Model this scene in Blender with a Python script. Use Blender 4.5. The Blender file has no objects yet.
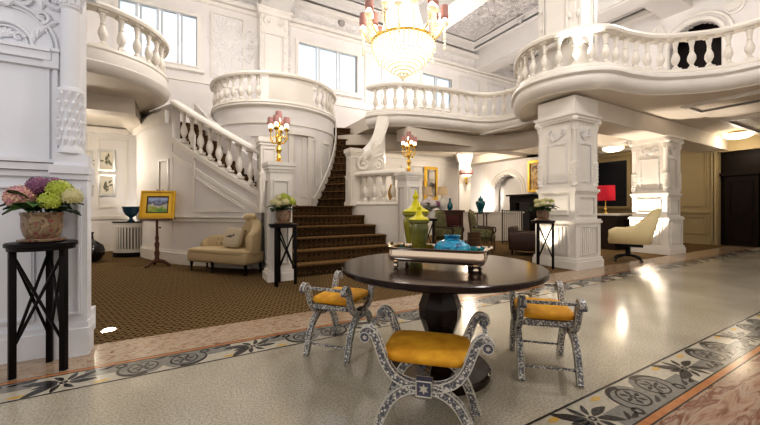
import bpy, bmesh, math, random
from mathutils import Vector, Matrix, noise
random.seed(7)
PI = math.pi
sc = bpy.context.scene
COL = sc.collection
# ---------------------------------------------------------------- camera geometry
F, H, HY = 340.0, 1.3, 208.0
TH = math.radians(60.25); CT, ST = math.cos(TH), math.sin(TH)
def cw(X, d): return (d*CT + X*ST, d*ST - X*CT)          # camera plan (right, forward) -> world
def P(px, d): return cw((px-380)/F*d, d)
def G(px, py, h=0.0): return P(px, F*(H-h)/(py-HY))
def Z(py, d): return H + (HY-py)*d/F
def onY(px, y):
    t = (px-380)/F; d = y/(ST - t*CT); return d*(CT+t*ST), d
def onX(px, x):
    t = (px-380)/F; d = x/(CT + t*ST); return d*(ST-t*CT), d
CAMR = -math.atan2(CT, ST)   # world z-angle of the camera's right vector

cam = bpy.data.cameras.new('camera'); co = bpy.data.objects.new('camera', cam); COL.objects.link(co)
co.location = (0, 0, H); co.rotation_euler = (PI/2, 0, TH-PI/2)
cam.sensor_width = 36; cam.lens = F/760*36; cam.shift_y = -4.5/760; cam.clip_start = .05
sc.camera = co
sc.view_settings.view_transform = 'Standard'
sc.view_settings.look = 'Medium High Contrast'
sc.view_settings.exposure = 0.35

# ---------------------------------------------------------------- materials
def mat(name, col, rough=.5, metal=0., emit=None, es=0., spec=.5, trans=0., bump=None, alpha=1., coat=0., sss=0.):
    m = bpy.data.materials.new(name); m.use_nodes = True
    b = m.node_tree.nodes['Principled BSDF']
    b.inputs['Base Color'].default_value = (*col, 1); b.inputs['Roughness'].default_value = rough
    b.inputs['Metallic'].default_value = metal; b.inputs['Specular IOR Level'].default_value = spec
    b.inputs['Transmission Weight'].default_value = trans; b.inputs['Alpha'].default_value = alpha
    b.inputs['Coat Weight'].default_value = coat
    if emit: b.inputs['Emission Color'].default_value = (*emit, 1); b.inputs['Emission Strength'].default_value = es
    return m
def nodes(m): return m.node_tree.nodes, m.node_tree.links, m.node_tree.nodes['Principled BSDF']
def coords(m, scale=(1,1,1), rot=(0,0,0), kind='Object'):
    N, L, b = nodes(m)
    tc = N.new('ShaderNodeTexCoord'); mp = N.new('ShaderNodeMapping')
    mp.inputs['Scale'].default_value = scale; mp.inputs['Rotation'].default_value = rot
    L.new(tc.outputs[kind], mp.inputs[0]); return mp.outputs[0]
def ramp(m, src, stops, interp='LINEAR'):
    N, L, b = nodes(m)
    r = N.new('ShaderNodeValToRGB'); r.color_ramp.interpolation = interp
    e = r.color_ramp.elements
    while len(e) < len(stops): e.new(.5)
    for i, (p, c) in enumerate(stops): e[i].position = p; e[i].color = (*c, 1)
    L.new(src, r.inputs[0]); return r.outputs[0]
def noise_t(m, vec, scale, detail=4, dist=0., rough=.5):
    N, L, b = nodes(m); n = N.new('ShaderNodeTexNoise')
    n.inputs['Scale'].default_value = scale; n.inputs['Detail'].default_value = detail
    n.inputs['Distortion'].default_value = dist; n.inputs['Roughness'].default_value = rough
    L.new(vec, n.inputs['Vector']); return n.outputs[0]
def vor(m, vec, scale, feature='F1', metric='EUCLIDEAN', rnd=1., out='Distance'):
    N, L, b = nodes(m); n = N.new('ShaderNodeTexVoronoi'); n.feature = feature
    if feature in ('F1', 'F2', 'SMOOTH_F1'): n.distance = metric
    n.inputs['Scale'].default_value = scale; n.inputs['Randomness'].default_value = rnd
    L.new(vec, n.inputs['Vector']); return n.outputs[out]
def mixc(m, fac, a, b_, mode='MIX'):
    N, L, b = nodes(m); x = N.new('ShaderNodeMix'); x.data_type = 'RGBA'; x.blend_type = mode
    for i, v in ((0, fac), (6, a), (7, b_)):
        if isinstance(v, (int, float)): x.inputs[i].default_value = v
        elif isinstance(v, tuple): x.inputs[i].default_value = (*v, 1)
        else: L.new(v, x.inputs[i])
    return x.outputs[2]
def setc(m, src): N, L, b = nodes(m); L.new(src, b.inputs['Base Color'])
def bump(m, src, strength=.3, dist=.02):
    N, L, b = nodes(m); n = N.new('ShaderNodeBump'); n.inputs['Strength'].default_value = strength
    n.inputs['Distance'].default_value = dist; L.new(src, n.inputs['Height']); L.new(n.outputs[0], b.inputs['Normal'])

def plaster(name, col, rough=.55, relief=0., rs=3.):
    m = mat(name, col, rough)
    v = coords(m); n = noise_t(m, v, 2.5, 5)
    setc(m, ramp(m, n, [(.3, tuple(c*.95 for c in col)), (.7, col)]))
    if relief:
        n2 = noise_t(m, v, rs, 5, 2.5, .6)
        bump(m, ramp(m, n2, [(.42, (0,0,0)), (.56, (1,1,1))]), relief, .06)
    return m
M = {}
M['wall'] = plaster('white plaster', (.80, .775, .76))
M['daytinted'] = plaster('cool white plaster', (.77, .785, .83))  # daylight's bluish cast is put into this plaster colour
M['trim'] = plaster('ivory painted plaster', (.82, .79, .74), .42)
M['rail'] = plaster('ivory stone', (.84, .80, .73), .4)
M['relief'] = plaster('carved plaster', (.86, .84, .83), .55, .5, 3.4)
M['ceil'] = plaster('ceiling plaster', (.74, .72, .70))
M['ceilorn'] = plaster('ornate ceiling plaster', (.70, .67, .66), .6, .9, 2.6)
M['soffit'] = plaster('soffit plaster', (.70, .64, .56))
M['khaki'] = plaster('khaki painted wall', (.40, .32, .18), .6)
M['darkdoor'] = mat('dark stained door wood', (.022, .012, .009), .5, spec=.2)
v = coords(M['darkdoor'], (8, 8, 1)); setc(M['darkdoor'], ramp(M['darkdoor'], noise_t(M['darkdoor'], v, 3, 4), [(.3, (.007,.004,.003)), (.7, (.018,.009,.006))]))
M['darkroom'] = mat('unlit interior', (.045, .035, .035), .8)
# terrazzo
m = M['terrazzo'] = mat('polished terrazzo', (.5,.47,.38), .14, spec=.5)
v = coords(m); a = ramp(m, noise_t(m, v, 1.1, 5), [(.35, (.42,.385,.315)), (.65, (.52,.48,.40))])
s = ramp(m, noise_t(m, v, 75, 3), [(.38, (.70,.70,.68)), (.6, (1.05,1.04,1.0))]); setc(m, mixc(m, 1., a, s, 'MULTIPLY'))
# marbles
def marble(name, stops, sc_=(1,1,1), ns=2.2, dist=2.5, rough=.14, rot=0):
    m = mat(name, (.5,.4,.3), rough); v = coords(m, sc_, (0,0,rot))
    setc(m, ramp(m, noise_t(m, v, ns, 6, dist, .62), stops)); return m
M['pinkmarble'] = marble('rose veined marble', [(.30,(.16,.07,.04)),(.40,(.38,.26,.17)),(.52,(.46,.37,.27)),(.60,(.30,.19,.12)),(.66,(.45,.36,.27)),(.8,(.38,.28,.2))], (1,1.6,1), 4.5)
M['streakmarble'] = marble('streaked red marble', [(.30,(.12,.04,.025)),(.40,(.33,.20,.14)),(.50,(.38,.29,.22)),(.57,(.18,.07,.045)),(.66,(.36,.26,.2)),(.8,(.24,.12,.08))], (.6,3.6,1), 3.2, .9, .14, -.35)
M['greymosaic'] = marble('grey mosaic stone', [(.3,(.17,.165,.15)),(.7,(.25,.245,.22))], (1,1,1), 30, 0, .2)
M['palemosaic'] = marble('pale mosaic stone', [(.3,(.40,.37,.30)),(.7,(.52,.48,.39))], (1,1,1), 30, 0, .2)
M['blackmosaic'] = marble('black mosaic stone', [(.3,(.02,.02,.02)),(.7,(.06,.055,.055))], (1,1,1), 40, 0, .2)
M['goldmosaic'] = mat('gold mosaic stone', (.55,.36,.10), .25)
M['orangeband'] = marble('orange marble band', [(.3,(.34,.13,.045)),(.7,(.48,.22,.09))], (1,1,1), 8, 1, .18)
# carpet
def carpet(name, dark, mid, light, s=8.5):
    m = mat(name, mid, .95, spec=.1); v = coords(m, (1,1,1), (0,0,PI/4))
    c1 = ramp(m, vor(m, v, s, 'F1', 'CHEBYCHEV', 0.), [(0,light),(.16,dark),(.30,dark),(.34,light),(.42,mid),(.5,dark)], 'CONSTANT')
    c2 = ramp(m, noise_t(m, v, 160, 2), [(.3,(.65,.65,.65)),(.7,(1.2,1.2,1.2))])
    setc(m, mixc(m, 1., c1, c2, 'MULTIPLY')); return m
M['carpet'] = carpet('lattice patterned carpet', (.035,.019,.010), (.14,.088,.038), (.26,.18,.085))
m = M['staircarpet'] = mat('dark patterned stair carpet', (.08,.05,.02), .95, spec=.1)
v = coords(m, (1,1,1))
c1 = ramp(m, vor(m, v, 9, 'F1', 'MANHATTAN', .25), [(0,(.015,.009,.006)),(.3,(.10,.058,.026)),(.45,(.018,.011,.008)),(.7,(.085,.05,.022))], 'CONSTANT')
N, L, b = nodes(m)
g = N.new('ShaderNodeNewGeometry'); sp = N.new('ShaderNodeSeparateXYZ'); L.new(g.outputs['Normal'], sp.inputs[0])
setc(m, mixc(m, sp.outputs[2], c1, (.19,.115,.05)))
M['blackwood'] = mat('black lacquered wood', (.008,.006,.007), .4, spec=.2)
m = M['walnut'] = mat('dark polished walnut', (.03,.014,.01), .13, spec=.35)
v = coords(m, (1,9,1)); setc(m, ramp(m, noise_t(m, v, 3, 5), [(.3,(.012,.006,.005)),(.7,(.03,.015,.011))]))
M['silver'] = mat('polished silver', (.90,.76,.62), .06, 1.)
M['gold'] = mat('polished gilt brass', (.90,.62,.16), .25, 1.)
m = M['giltframe'] = mat('gilt frame', (.78,.50,.06), .4, .35); v = coords(m); bump(m, noise_t(m, v, 40, 4), .3, .01)
M['brass'] = mat('aged brass', (.55,.36,.12), .35, .9)
m = M['mustard'] = mat('mustard velvet', (.72,.36,.015), .75)
v = coords(m); setc(m, ramp(m, noise_t(m, v, 9, 5), [(.3,(.56,.25,.006)),(.7,(.80,.43,.03))])); bump(m, noise_t(m, v, 60, 4), .25, .01)
m = M['inlay'] = mat('bone inlaid slate', (.2,.2,.25), .3)
v = coords(m)
i1 = ramp(m, vor(m, v, 56, 'F1', 'EUCLIDEAN', .9), [(0,(.72,.70,.64)),(.36,(.72,.70,.64)),(.42,(.13,.135,.16)),(1,(.13,.135,.16))])
i2 = ramp(m, vor(m, v, 38, 'DISTANCE_TO_EDGE'), [(0,(.5,.49,.45)),(.03,(.5,.49,.45)),(.05,(0,0,0)),(1,(0,0,0))])
setc(m, mixc(m, 1., i1, i2, 'LIGHTEN'))
M['bone'] = mat('bone edging', (.62,.59,.51), .35)
M['slate'] = mat('slate blue inlay ground', (.10,.11,.16), .35)
m = M['cream'] = mat('cream upholstery', (.58,.46,.28), .8); v = coords(m); bump(m, noise_t(m, v, 90, 3), .15, .005)
M['ivorychair'] = mat('pale yellow leather', (.80,.68,.40), .5)
M['linen'] = mat('pale linen', (.60,.52,.38), .9)
M['button'] = mat('upholstery button', (.22,.165,.09), .8)
M['bird'] = mat('grey bird print', (.16,.15,.13), .9)
m = M['greenfab'] = mat('green patterned fabric', (.2,.2,.1), .85); v = coords(m)
setc(m, ramp(m, vor(m, v, 16, 'F1'), [(0,(.42,.38,.20)),(.3,(.07,.07,.03)),(.7,(.20,.19,.09))]))
M['redwood'] = mat('red mahogany', (.06,.02,.01), .35)
M['brownleather'] = mat('dark brown leather', (.055,.025,.018), .4)
M['maroon'] = mat('maroon upholstery', (.09,.02,.018), .7)
m = M['teal'] = mat('teal glaze', (.01,.13,.17), .18, coat=.5)
M['darkteal'] = mat('dark teal glaze', (.01,.06,.11), .2, coat=.4)
m = M['turq'] = mat('turquoise glaze', (.01,.35,.55), .18, coat=.3); v = coords(m)
setc(m, ramp(m, noise_t(m, v, 14, 5, 1.5), [(.38,(.002,.06,.15)),(.48,(.006,.25,.48)),(.62,(.03,.42,.62))]))
m = M['lime'] = mat('chartreuse glaze', (.40,.42,.02), .2, coat=.5); v = coords(m)
setc(m, ramp(m, noise_t(m, v, 5, 3), [(.3,(.17,.17,.008)),(.7,(.33,.31,.015))]))
M['limelid'] = mat('bright yellow green glaze', (.72,.64,.008), .25, coat=.4)
m = M['olive'] = mat('olive glaze', (.16,.17,.035), .22, coat=.5); v = coords(m)
setc(m, ramp(m, noise_t(m, v, 6, 3), [(.3,(.10,.10,.012)),(.7,(.21,.20,.03))]))
M['blackglaze'] = mat('black glaze', (.006,.006,.008), .12, coat=.5)
M['whiteglaze'] = mat('white glaze', (.75,.73,.68), .25)
m = M['blossompot'] = mat('blossom painted ceramic', (.5,.42,.33), .3, coat=.3); v = coords(m)
setc(m, mixc(m, ramp(m, vor(m, v, 24, 'F1'), [(.18,(1,1,1)),(.34,(0,0,0))]), ramp(m, noise_t(m, v, 8, 4, 2), [(.46,(.26,.19,.12)),(.5,(.10,.04,.03)),(.54,(.34,.26,.17))]), (.30,.06,.08)))
M['soil'] = mat('soil', (.03,.02,.012), .9)
m = M['leaf'] = mat('dark green leaf', (.03,.09,.02), .45); v = coords(m); setc(m, ramp(m, noise_t(m, v, 6, 2), [(.3,(.015,.05,.012)),(.7,(.07,.16,.03))]))
def petal(name, a, b_):
    m = mat(name, a, .7); v = coords(m); setc(m, ramp(m, noise_t(m, v, 22, 2), [(.35,a),(.65,b_)])); return m
M['fpink'] = petal('pink petals', (.62,.24,.34), (.78,.55,.36)); M['fpurple'] = petal('mauve petals', (.20,.07,.16), (.36,.17,.26))
M['flime'] = petal('lime petals', (.36,.44,.04), (.56,.62,.14)); M['fcream'] = petal('cream petals', (.62,.58,.28), (.74,.70,.46))
M['fwhite'] = petal('white lilac petals', (.72,.62,.64), (.84,.80,.76))
M['pinkshade'] = mat('pink lampshade', (.30,.15,.135), .7, emit=(.8,.42,.36), es=.13)
M['glow'] = mat('glowing candle glass', (1,.95,.85), .4, emit=(1,.86,.62), es=2.2)
M['candle'] = mat('white candle sleeve', (.85,.82,.74), .4, emit=(1,.9,.7), es=.5)
M['creamshade'] = mat('cream lampshade', (.50,.38,.24), .7, emit=(1,.65,.35), es=.12)
M['redshade'] = mat('crimson lampshade', (.30,.004,.015), .7, emit=(.6,.01,.03), es=.2)
M['ceilglass'] = mat('glowing ceiling bowl', (1,.9,.7), .4, emit=(1,.82,.55), es=5)
m = M['crystal'] = mat('lit cut crystal', (1,.97,.88), .1, emit=(1,.91,.70), es=3.2)
v = coords(m); N, L, b = nodes(m)
L.new(ramp(m, noise_t(m, v, 16, 2), [(.35,(.62,.42,.20)),(.5,(1,.93,.76))]), b.inputs['Emission Color'])
M['drop'] = mat('crystal drop', (.85,.76,.58), .1, emit=(1,.84,.55), es=.28, spec=1.)
M['glasspane'] = mat('frosted daylight glass', (.85,.93,1), .35, trans=1.)
M['frame'] = plaster('painted window frame', (.66,.70,.73), .5)
M['easelwood'] = mat('reddish easel wood', (.085,.028,.012), .35)
m = M['landscape'] = mat('landscape painting', (.3,.4,.5), .5); v = coords(m); N, L, b = nodes(m)
sp = N.new('ShaderNodeSeparateXYZ'); L.new(v, sp.inputs[0]); nn = noise_t(m, v, 7, 4)
ad = N.new('ShaderNodeMath'); ad.operation = 'MULTIPLY_ADD'; ad.inputs[1].default_value = .35; L.new(nn, ad.inputs[0]); L.new(sp.outputs[2], ad.inputs[2])
setc(m, ramp(m, ad.outputs[0], [(.08,(.05,.12,.30)),(.15,(.14,.30,.05)),(.21,(.40,.42,.10)),(.25,(.55,.55,.55)),(.29,(.10,.08,.07)),(.33,(.22,.26,.40)),(.40,(.40,.50,.72))]))
m = M['portrait'] = mat('old gilt oil painting', (.35,.22,.08), .5); v = coords(m)
setc(m, ramp(m, noise_t(m, v, 5, 5, 1), [(.35,(.12,.05,.02)),(.5,(.45,.28,.09)),(.65,(.55,.42,.2))]))
M['printpaper'] = mat('cream print paper', (.70,.66,.56), .8); M['printink'] = mat('grey green botanical ink', (.17,.17,.12), .8)
M['mount'] = mat('silver grey frame', (.58,.58,.58), .35, .3)
M['mirror'] = mat('mirror', (.62,.60,.56), .06, 1.)
m = M['darkmirror'] = mat('dark mirror glass', (.02,.022,.03), .1)
M['grille'] = mat('grey vent grille', (.35,.33,.31), .6); M['gapshade'] = mat('painted gap shade', (.05,.045,.05), .7)
M['wicker'] = mat('brown wicker', (.10,.05,.02), .7)
M['steel'] = mat('dark metal', (.06,.06,.06), .4, .8)
M['uplight'] = mat('lit floor uplight lens', (1,1,1), .3, emit=(1,.96,.85), es=9)
M['deskwood'] = mat('very dark desk wood', (.03,.017,.012), .35)
M['bluegrey'] = mat('blue grey cloth', (.06,.07,.10), .8)

# ---------------------------------------------------------------- mesh builder
class MB:
    def __init__(s, T=None): s.bm = bmesh.new(); s.T = T or Matrix.Identity(4)
    def v(s, c): return s.bm.verts.new(s.T @ Vector(c))
    def f(s, vs):
        try: return s.bm.faces.new(vs)
        except ValueError: return None
    def box(s, c, d, rz=0., bev=0., R=None):
        R = R or Matrix.Rotation(rz, 3, 'Z'); c = Vector(c); vs = []
        for x in (-.5,.5):
            for y in (-.5,.5):
                for z in (-.5,.5): vs.append(s.v(c + R @ Vector((x*d[0], y*d[1], z*d[2]))))
        fs = [s.f([vs[i] for i in q]) for q in ((0,1,3,2),(4,6,7,5),(0,4,5,1),(2,3,7,6),(0,2,6,4),(1,5,7,3))]
        if bev:
            es = list({e for f in fs for e in f.edges})
            bmesh.ops.bevel(s.bm, geom=es, offset=bev, segments=2, profile=.5, affect='EDGES')
        return s
    def lathe(s, prof, c=(0,0,0), seg=16, sx=1., sy=1., a0=0., a1=2*PI, cap=True):
        full = abs(a1-a0-2*PI) < 1e-6; n = seg if full else seg+1; rings = []
        for r, z in prof:
            rings.append([s.v((c[0]+sx*r*math.cos(a0+(a1-a0)*i/seg), c[1]+sy*r*math.sin(a0+(a1-a0)*i/seg), c[2]+z)) for i in range(n)])
        for A, B in zip(rings, rings[1:]):
            for i in range(n if full else n-1): j = (i+1) % n; s.f([A[i], A[j], B[j], B[i]])
        if cap: s.f(rings[0][::-1]); s.f(rings[-1])
        return s
    def tube(s, pts, r, seg=6, cap=True, flat=1.):
        pts = [Vector(p) for p in pts]; n = len(pts)
        rr = r if isinstance(r, (list, tuple)) else [r]*n; rings = []; up = None
        for i, p in enumerate(pts):
            t = (pts[min(i+1,n-1)] - pts[max(i-1,0)]); t.normalize()
            if up is None: up = Vector((0,0,1)) if abs(t.z) < .9 else Vector((1,0,0))
            a = t.cross(up)
            if a.length < 1e-4: a = t.cross(Vector((0,1,0)))
            a.normalize(); b = a.cross(t).normalized(); up = b
            rings.append([s.v(p + a*rr[i]*math.cos(2*PI*k/seg) + b*rr[i]*flat*math.sin(2*PI*k/seg)) for k in range(seg)])
        for A, B in zip(rings, rings[1:]):
            for k in range(seg): j = (k+1) % seg; s.f([A[k], A[j], B[j], B[k]])
        if cap: s.f(rings[0][::-1]); s.f(rings[-1])
        return s
    def sweep(s, path, prof, closed=False, cap=True):
        """path: list of (x,y,z); prof: list of (n,z) offsets, n along the path's right-hand normal"""
        n = len(path); rings = []
        for i, p in enumerate(path):
            a = path[(i-1) % n] if (closed or i > 0) else p; b = path[(i+1) % n] if (closed or i < n-1) else p
            d1 = Vector((p[0]-a[0], p[1]-a[1])); d2 = Vector((b[0]-p[0], b[1]-p[1]))
            if d1.length < 1e-6: d1 = d2
            if d2.length < 1e-6: d2 = d1
            d1.normalize(); d2.normalize(); t = (d1+d2).normalized(); nn = Vector((t.y, -t.x)); k = 1/max(.4, t.dot(d1))
            rings.append([s.v((p[0]+nn.x*o*k, p[1]+nn.y*o*k, p[2]+z)) for o, z in prof])
        m = len(prof)
        for i in range(n if closed else n-1):
            A, B = rings[i], rings[(i+1) % n]
            for k in range(m): j = (k+1) % m; s.f([A[k], A[j], B[j], B[k]])
        if cap and not closed: s.f(rings[0][::-1]); s.f(rings[-1])
        return s
    def prism(s, poly, z0, z1):
        lo = [s.v((x, y, z0)) for x, y in poly]; hi = [s.v((x, y, z1)) for x, y in poly]; n = len(poly)
        for i in range(n): j = (i+1) % n; s.f([lo[i], lo[j], hi[j], hi[i]])
        if n < 14: s.f(lo[::-1]); s.f(hi); return s
        from mathutils.geometry import tessellate_polygon
        for a, b, c in tessellate_polygon([[Vector((x, y, 0)) for x, y in poly]]): s.f([lo[a], lo[c], lo[b]]); s.f([hi[a], hi[b], hi[c]])
        return s
    def sup(s, c, r, e=(.4,.4), seg=20, rz=0., R=None):
        R = R or Matrix.Rotation(rz, 3, 'Z'); c = Vector(c)
        def p(a, k): return math.copysign(abs(a)**k, a)
        rings = []; nv = seg//2
        for i in range(1, nv):
            ph = -PI/2 + PI*i/nv; cr, sz = p(math.cos(ph), e[0]), p(math.sin(ph), e[0])
            rings.append([s.v(c + R @ Vector((r[0]*cr*p(math.cos(2*PI*k/seg), e[1]), r[1]*cr*p(math.sin(2*PI*k/seg), e[1]), r[2]*sz))) for k in range(seg)])
        for A, B in zip(rings, rings[1:]):
            for k in range(seg): j = (k+1) % seg; s.f([A[k], A[j], B[j], B[k]])
        s.f(rings[0][::-1]); s.f(rings[-1]); return s
    def ball(s, c, r, sub=1):
        g = bmesh.ops.create_icosphere(s.bm, subdivisions=sub, radius=1)
        rr = r if isinstance(r, (list, tuple)) else (r,)*3
        for q in g['verts']: q.co = s.T @ (Vector(c) + Vector((q.co.x*rr[0], q.co.y*rr[1], q.co.z*rr[2])))
        return s
    # decoration in a wall's local frame (a along, b up, c out)
    def ring(s, a0, a1, b0, b1, w=.04, t=.025, c0=0.):
        for (x0, x1, y0, y1) in ((a0, a1, b0, b0+w), (a0, a1, b1-w, b1), (a0, a0+w, b0+w, b1-w), (a1-w, a1, b0+w, b1-w)):
            s.box(((x0+x1)/2, (y0+y1)/2, c0+t/2), (x1-x0, y1-y0, t), R=Matrix.Identity(3))
            # inner bead
        s2 = w*.45
        for (x0, x1, y0, y1) in ((a0+s2, a1-s2, b0+s2, b0+w-s2*.1), (a0+s2, a1-s2, b1-w, b1-s2), (a0+s2, a0+w, b0+w, b1-w), (a1-w, a1-s2, b0+w, b1-w)):
            s.box(((x0+x1)/2, (y0+y1)/2, c0+t*.9), (abs(x1-x0), abs(y1-y0), t*.9), R=Matrix.Identity(3))
        return s
    def scroll(s, a, b, r, turns=1.3, sgn=1, a0=0., th=.02, c=.015, n=18):
        pts = []; rr = []
        for i in range(n):
            q = i/(n-1); an = a0 + sgn*2*PI*turns*q; R_ = r*(1-q*.85)
            pts.append((a+R_*math.cos(an), b+R_*math.sin(an), c)); rr.append(th*(1.1-.75*q))
        s.tube(pts, rr, 5); s.ball((a, b, c), th*1.1, 1); return s
    def leafrel(s, a, b, ln, ang, w=.3, c=.015):
        R_ = Matrix.Rotation(ang, 3, 'Z'); pts = []
        for q, ww in ((0,.1),(.25,.8),(.5,1.),(.75,.6),(1.,.02)):
            o = R_ @ Vector((ln*q, math.sin(q*2.4)*ln*.12, 0)); pts.append(((a+o.x, b+o.y, c), ww*ln*w*.5))
        s.tube([p for p, _ in pts], [max(.002, k) for _, k in pts], 5, flat=.6); return s
    def data(s, name, m, smooth=True, ang=.6):
        bmesh.ops.recalc_face_normals(s.bm, faces=s.bm.faces)
        me = bpy.data.meshes.new(name); s.bm.to_mesh(me); s.bm.free()
        for mm in (m if isinstance(m, (list, tuple)) else [m]): me.materials.append(M[mm])
        if smooth:
            for p in me.polygons: p.use_smooth = True
            try: me.set_sharp_from_angle(angle=ang)
            except Exception: pass
        return me
    def build(s, name, m, parent=None, smooth=True, loc=None, world=False, ang=.6, label=None):
        me = s.data(name, m, smooth, ang)
        o = bpy.data.objects.new(name, me); COL.objects.link(o)
        if parent is not None:
            o.parent = parent
            if world: me.transform(Matrix.Rotation(-parent.rotation_euler.z, 4, 'Z') @ Matrix.Translation(-Vector(parent.location)))
        if loc: o.location = loc
        if label: o['label'] = label
        return o
def wallT(o, u):     # local (a, b, c) -> world; u = horizontal unit direction, c points to u x up... outward
    u = Vector((u[0], u[1], 0)).normalized(); n = u.cross(Vector((0,0,1)))
    T = Matrix.Identity(4)
    for i in range(3): T[i][0] = u[i]; T[i][1] = (0,0,1)[i]; T[i][2] = n[i]; T[i][3] = (o[0], o[1], o[2] if len(o) > 2 else 0)[i]
    return T
def tag(o, label, cat, group=None, kind=None):
    o['label'] = label; o['category'] = cat
    if group: o['group'] = group
    if kind: o['kind'] = kind
    return o
def thing(name, label, cat, loc=(0,0,0), rz=0., group=None):
    o = bpy.data.objects.new(name, None); COL.objects.link(o); o.empty_display_size = .1
    o.location = loc if len(loc) == 3 else (*loc, 0); o.rotation_euler = (0,0,rz); return tag(o, label, cat, group)
def struct(o): o['kind'] = 'structure'; return o
def copy_tree(o, parent=None, loc=None, rz=None, label=None):
    c = o.copy(); COL.objects.link(c); c.parent = parent
    if loc is not None: c.location = loc if len(loc) == 3 else (*loc, 0)
    if rz is not None: c.rotation_euler = (0,0,rz)
    if label: c['label'] = label
    for ch in list(o.children): copy_tree(ch, c)
    return c
def dup(src, parent, loc, rz=0., world=True):
    c = src.copy(); COL.objects.link(c); c.parent = parent
    L_ = Vector(loc) - (Vector(parent.location) if world and parent else Vector((0,0,0)))
    c.location = L_; c.rotation_euler = (0,0,rz); return c
def smoothpath(pts, n=8, closed=False):
    out = []; k = len(pts)
    for i in range(k-1):
        p0 = Vector(pts[max(i-1,0)]); p1 = Vector(pts[i]); p2 = Vector(pts[i+1]); p3 = Vector(pts[min(i+2,k-1)])
        for j in range(n):
            t = j/n; out.append(.5*((2*p1)+(p2-p0)*t+(2*p0-5*p1+4*p2-p3)*t*t+(3*p1-p0-3*p2+p3)*t**3))
    out.append(Vector(pts[-1])); return out
def arclen(path, step, start=0.):
    res = []; acc = start; nxt = step/2
    tot = 0
    for a, b in zip(path, path[1:]):
        l = (b-a).length
        while nxt <= tot + l:
            res.append((a.lerp(b, (nxt-tot)/l), b-a)); nxt += step
        tot += l
    return res

# ================================================================= SHELL
def plane(name, x0, x1, y0, y1, z, m, t=.06):
    return struct(MB().box(((x0+x1)/2, (y0+y1)/2, z-t/2), (x1-x0, y1-y0, t)).build(name, m, smooth=False))
XL, XR, YN, YB = -3.6, 16.2, -3.0, 13.0
XF = XR+.6
plane('floor', -6, XF, 1.33, 3.23, 0, 'terrazzo')
plane('floor', -6, XF, YN, .96, 0, 'streakmarble')
plane('floor', -6, XF, .96, 1.33, 0, 'palemosaic')
plane('floor', -6, XF, 3.23, 3.54, 0, 'palemosaic')
plane('floor', -6, XF, 3.54, 4.15, 0, 'pinkmarble')
plane('floor', -6, XF, 4.15, YB+.1, 0, 'carpet')
# mosaic borders: bands, scrolls, leaves and roundels laid flush
def flat(mb, pts, z=.0015): mb.f([mb.v((x, y, z)) for x, y in pts])
def leafp(mb, x, y, ln, ang, w=.34, bend=.2):
    L_, R_ = [], []
    for q, k in ((0,.15),(.2,.7),(.45,1),(.7,.75),(.88,.4),(1,.0)):
        c, s = math.cos(ang+bend*q*2), math.sin(ang+bend*q*2); cx, cy = x+c*ln*q, y+s*ln*q; h = k*ln*w/2
        L_.append((cx-s*h, cy+c*h)); R_.append((cx+s*h, cy-c*h))
    flat(mb, L_+R_[-2::-1])
def arcp(mb, cx, cy, r, a0, a1, w, n=14, taper=False):
    for i in range(n):
        q0, q1 = i/n, (i+1)/n; A, B = a0+(a1-a0)*q0, a0+(a1-a0)*q1
        w0, w1 = (w*(1-.8*q0), w*(1-.8*q1)) if taper else (w, w)
        flat(mb, [(cx+(r-w0/2)*math.cos(A), cy+(r-w0/2)*math.sin(A)), (cx+(r+w0/2)*math.cos(A), cy+(r+w0/2)*math.sin(A)),
                  (cx+(r+w1/2)*math.cos(B), cy+(r+w1/2)*math.sin(B)), (cx+(r-w1/2)*math.cos(B), cy+(r-w1/2)*math.sin(B))])
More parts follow.
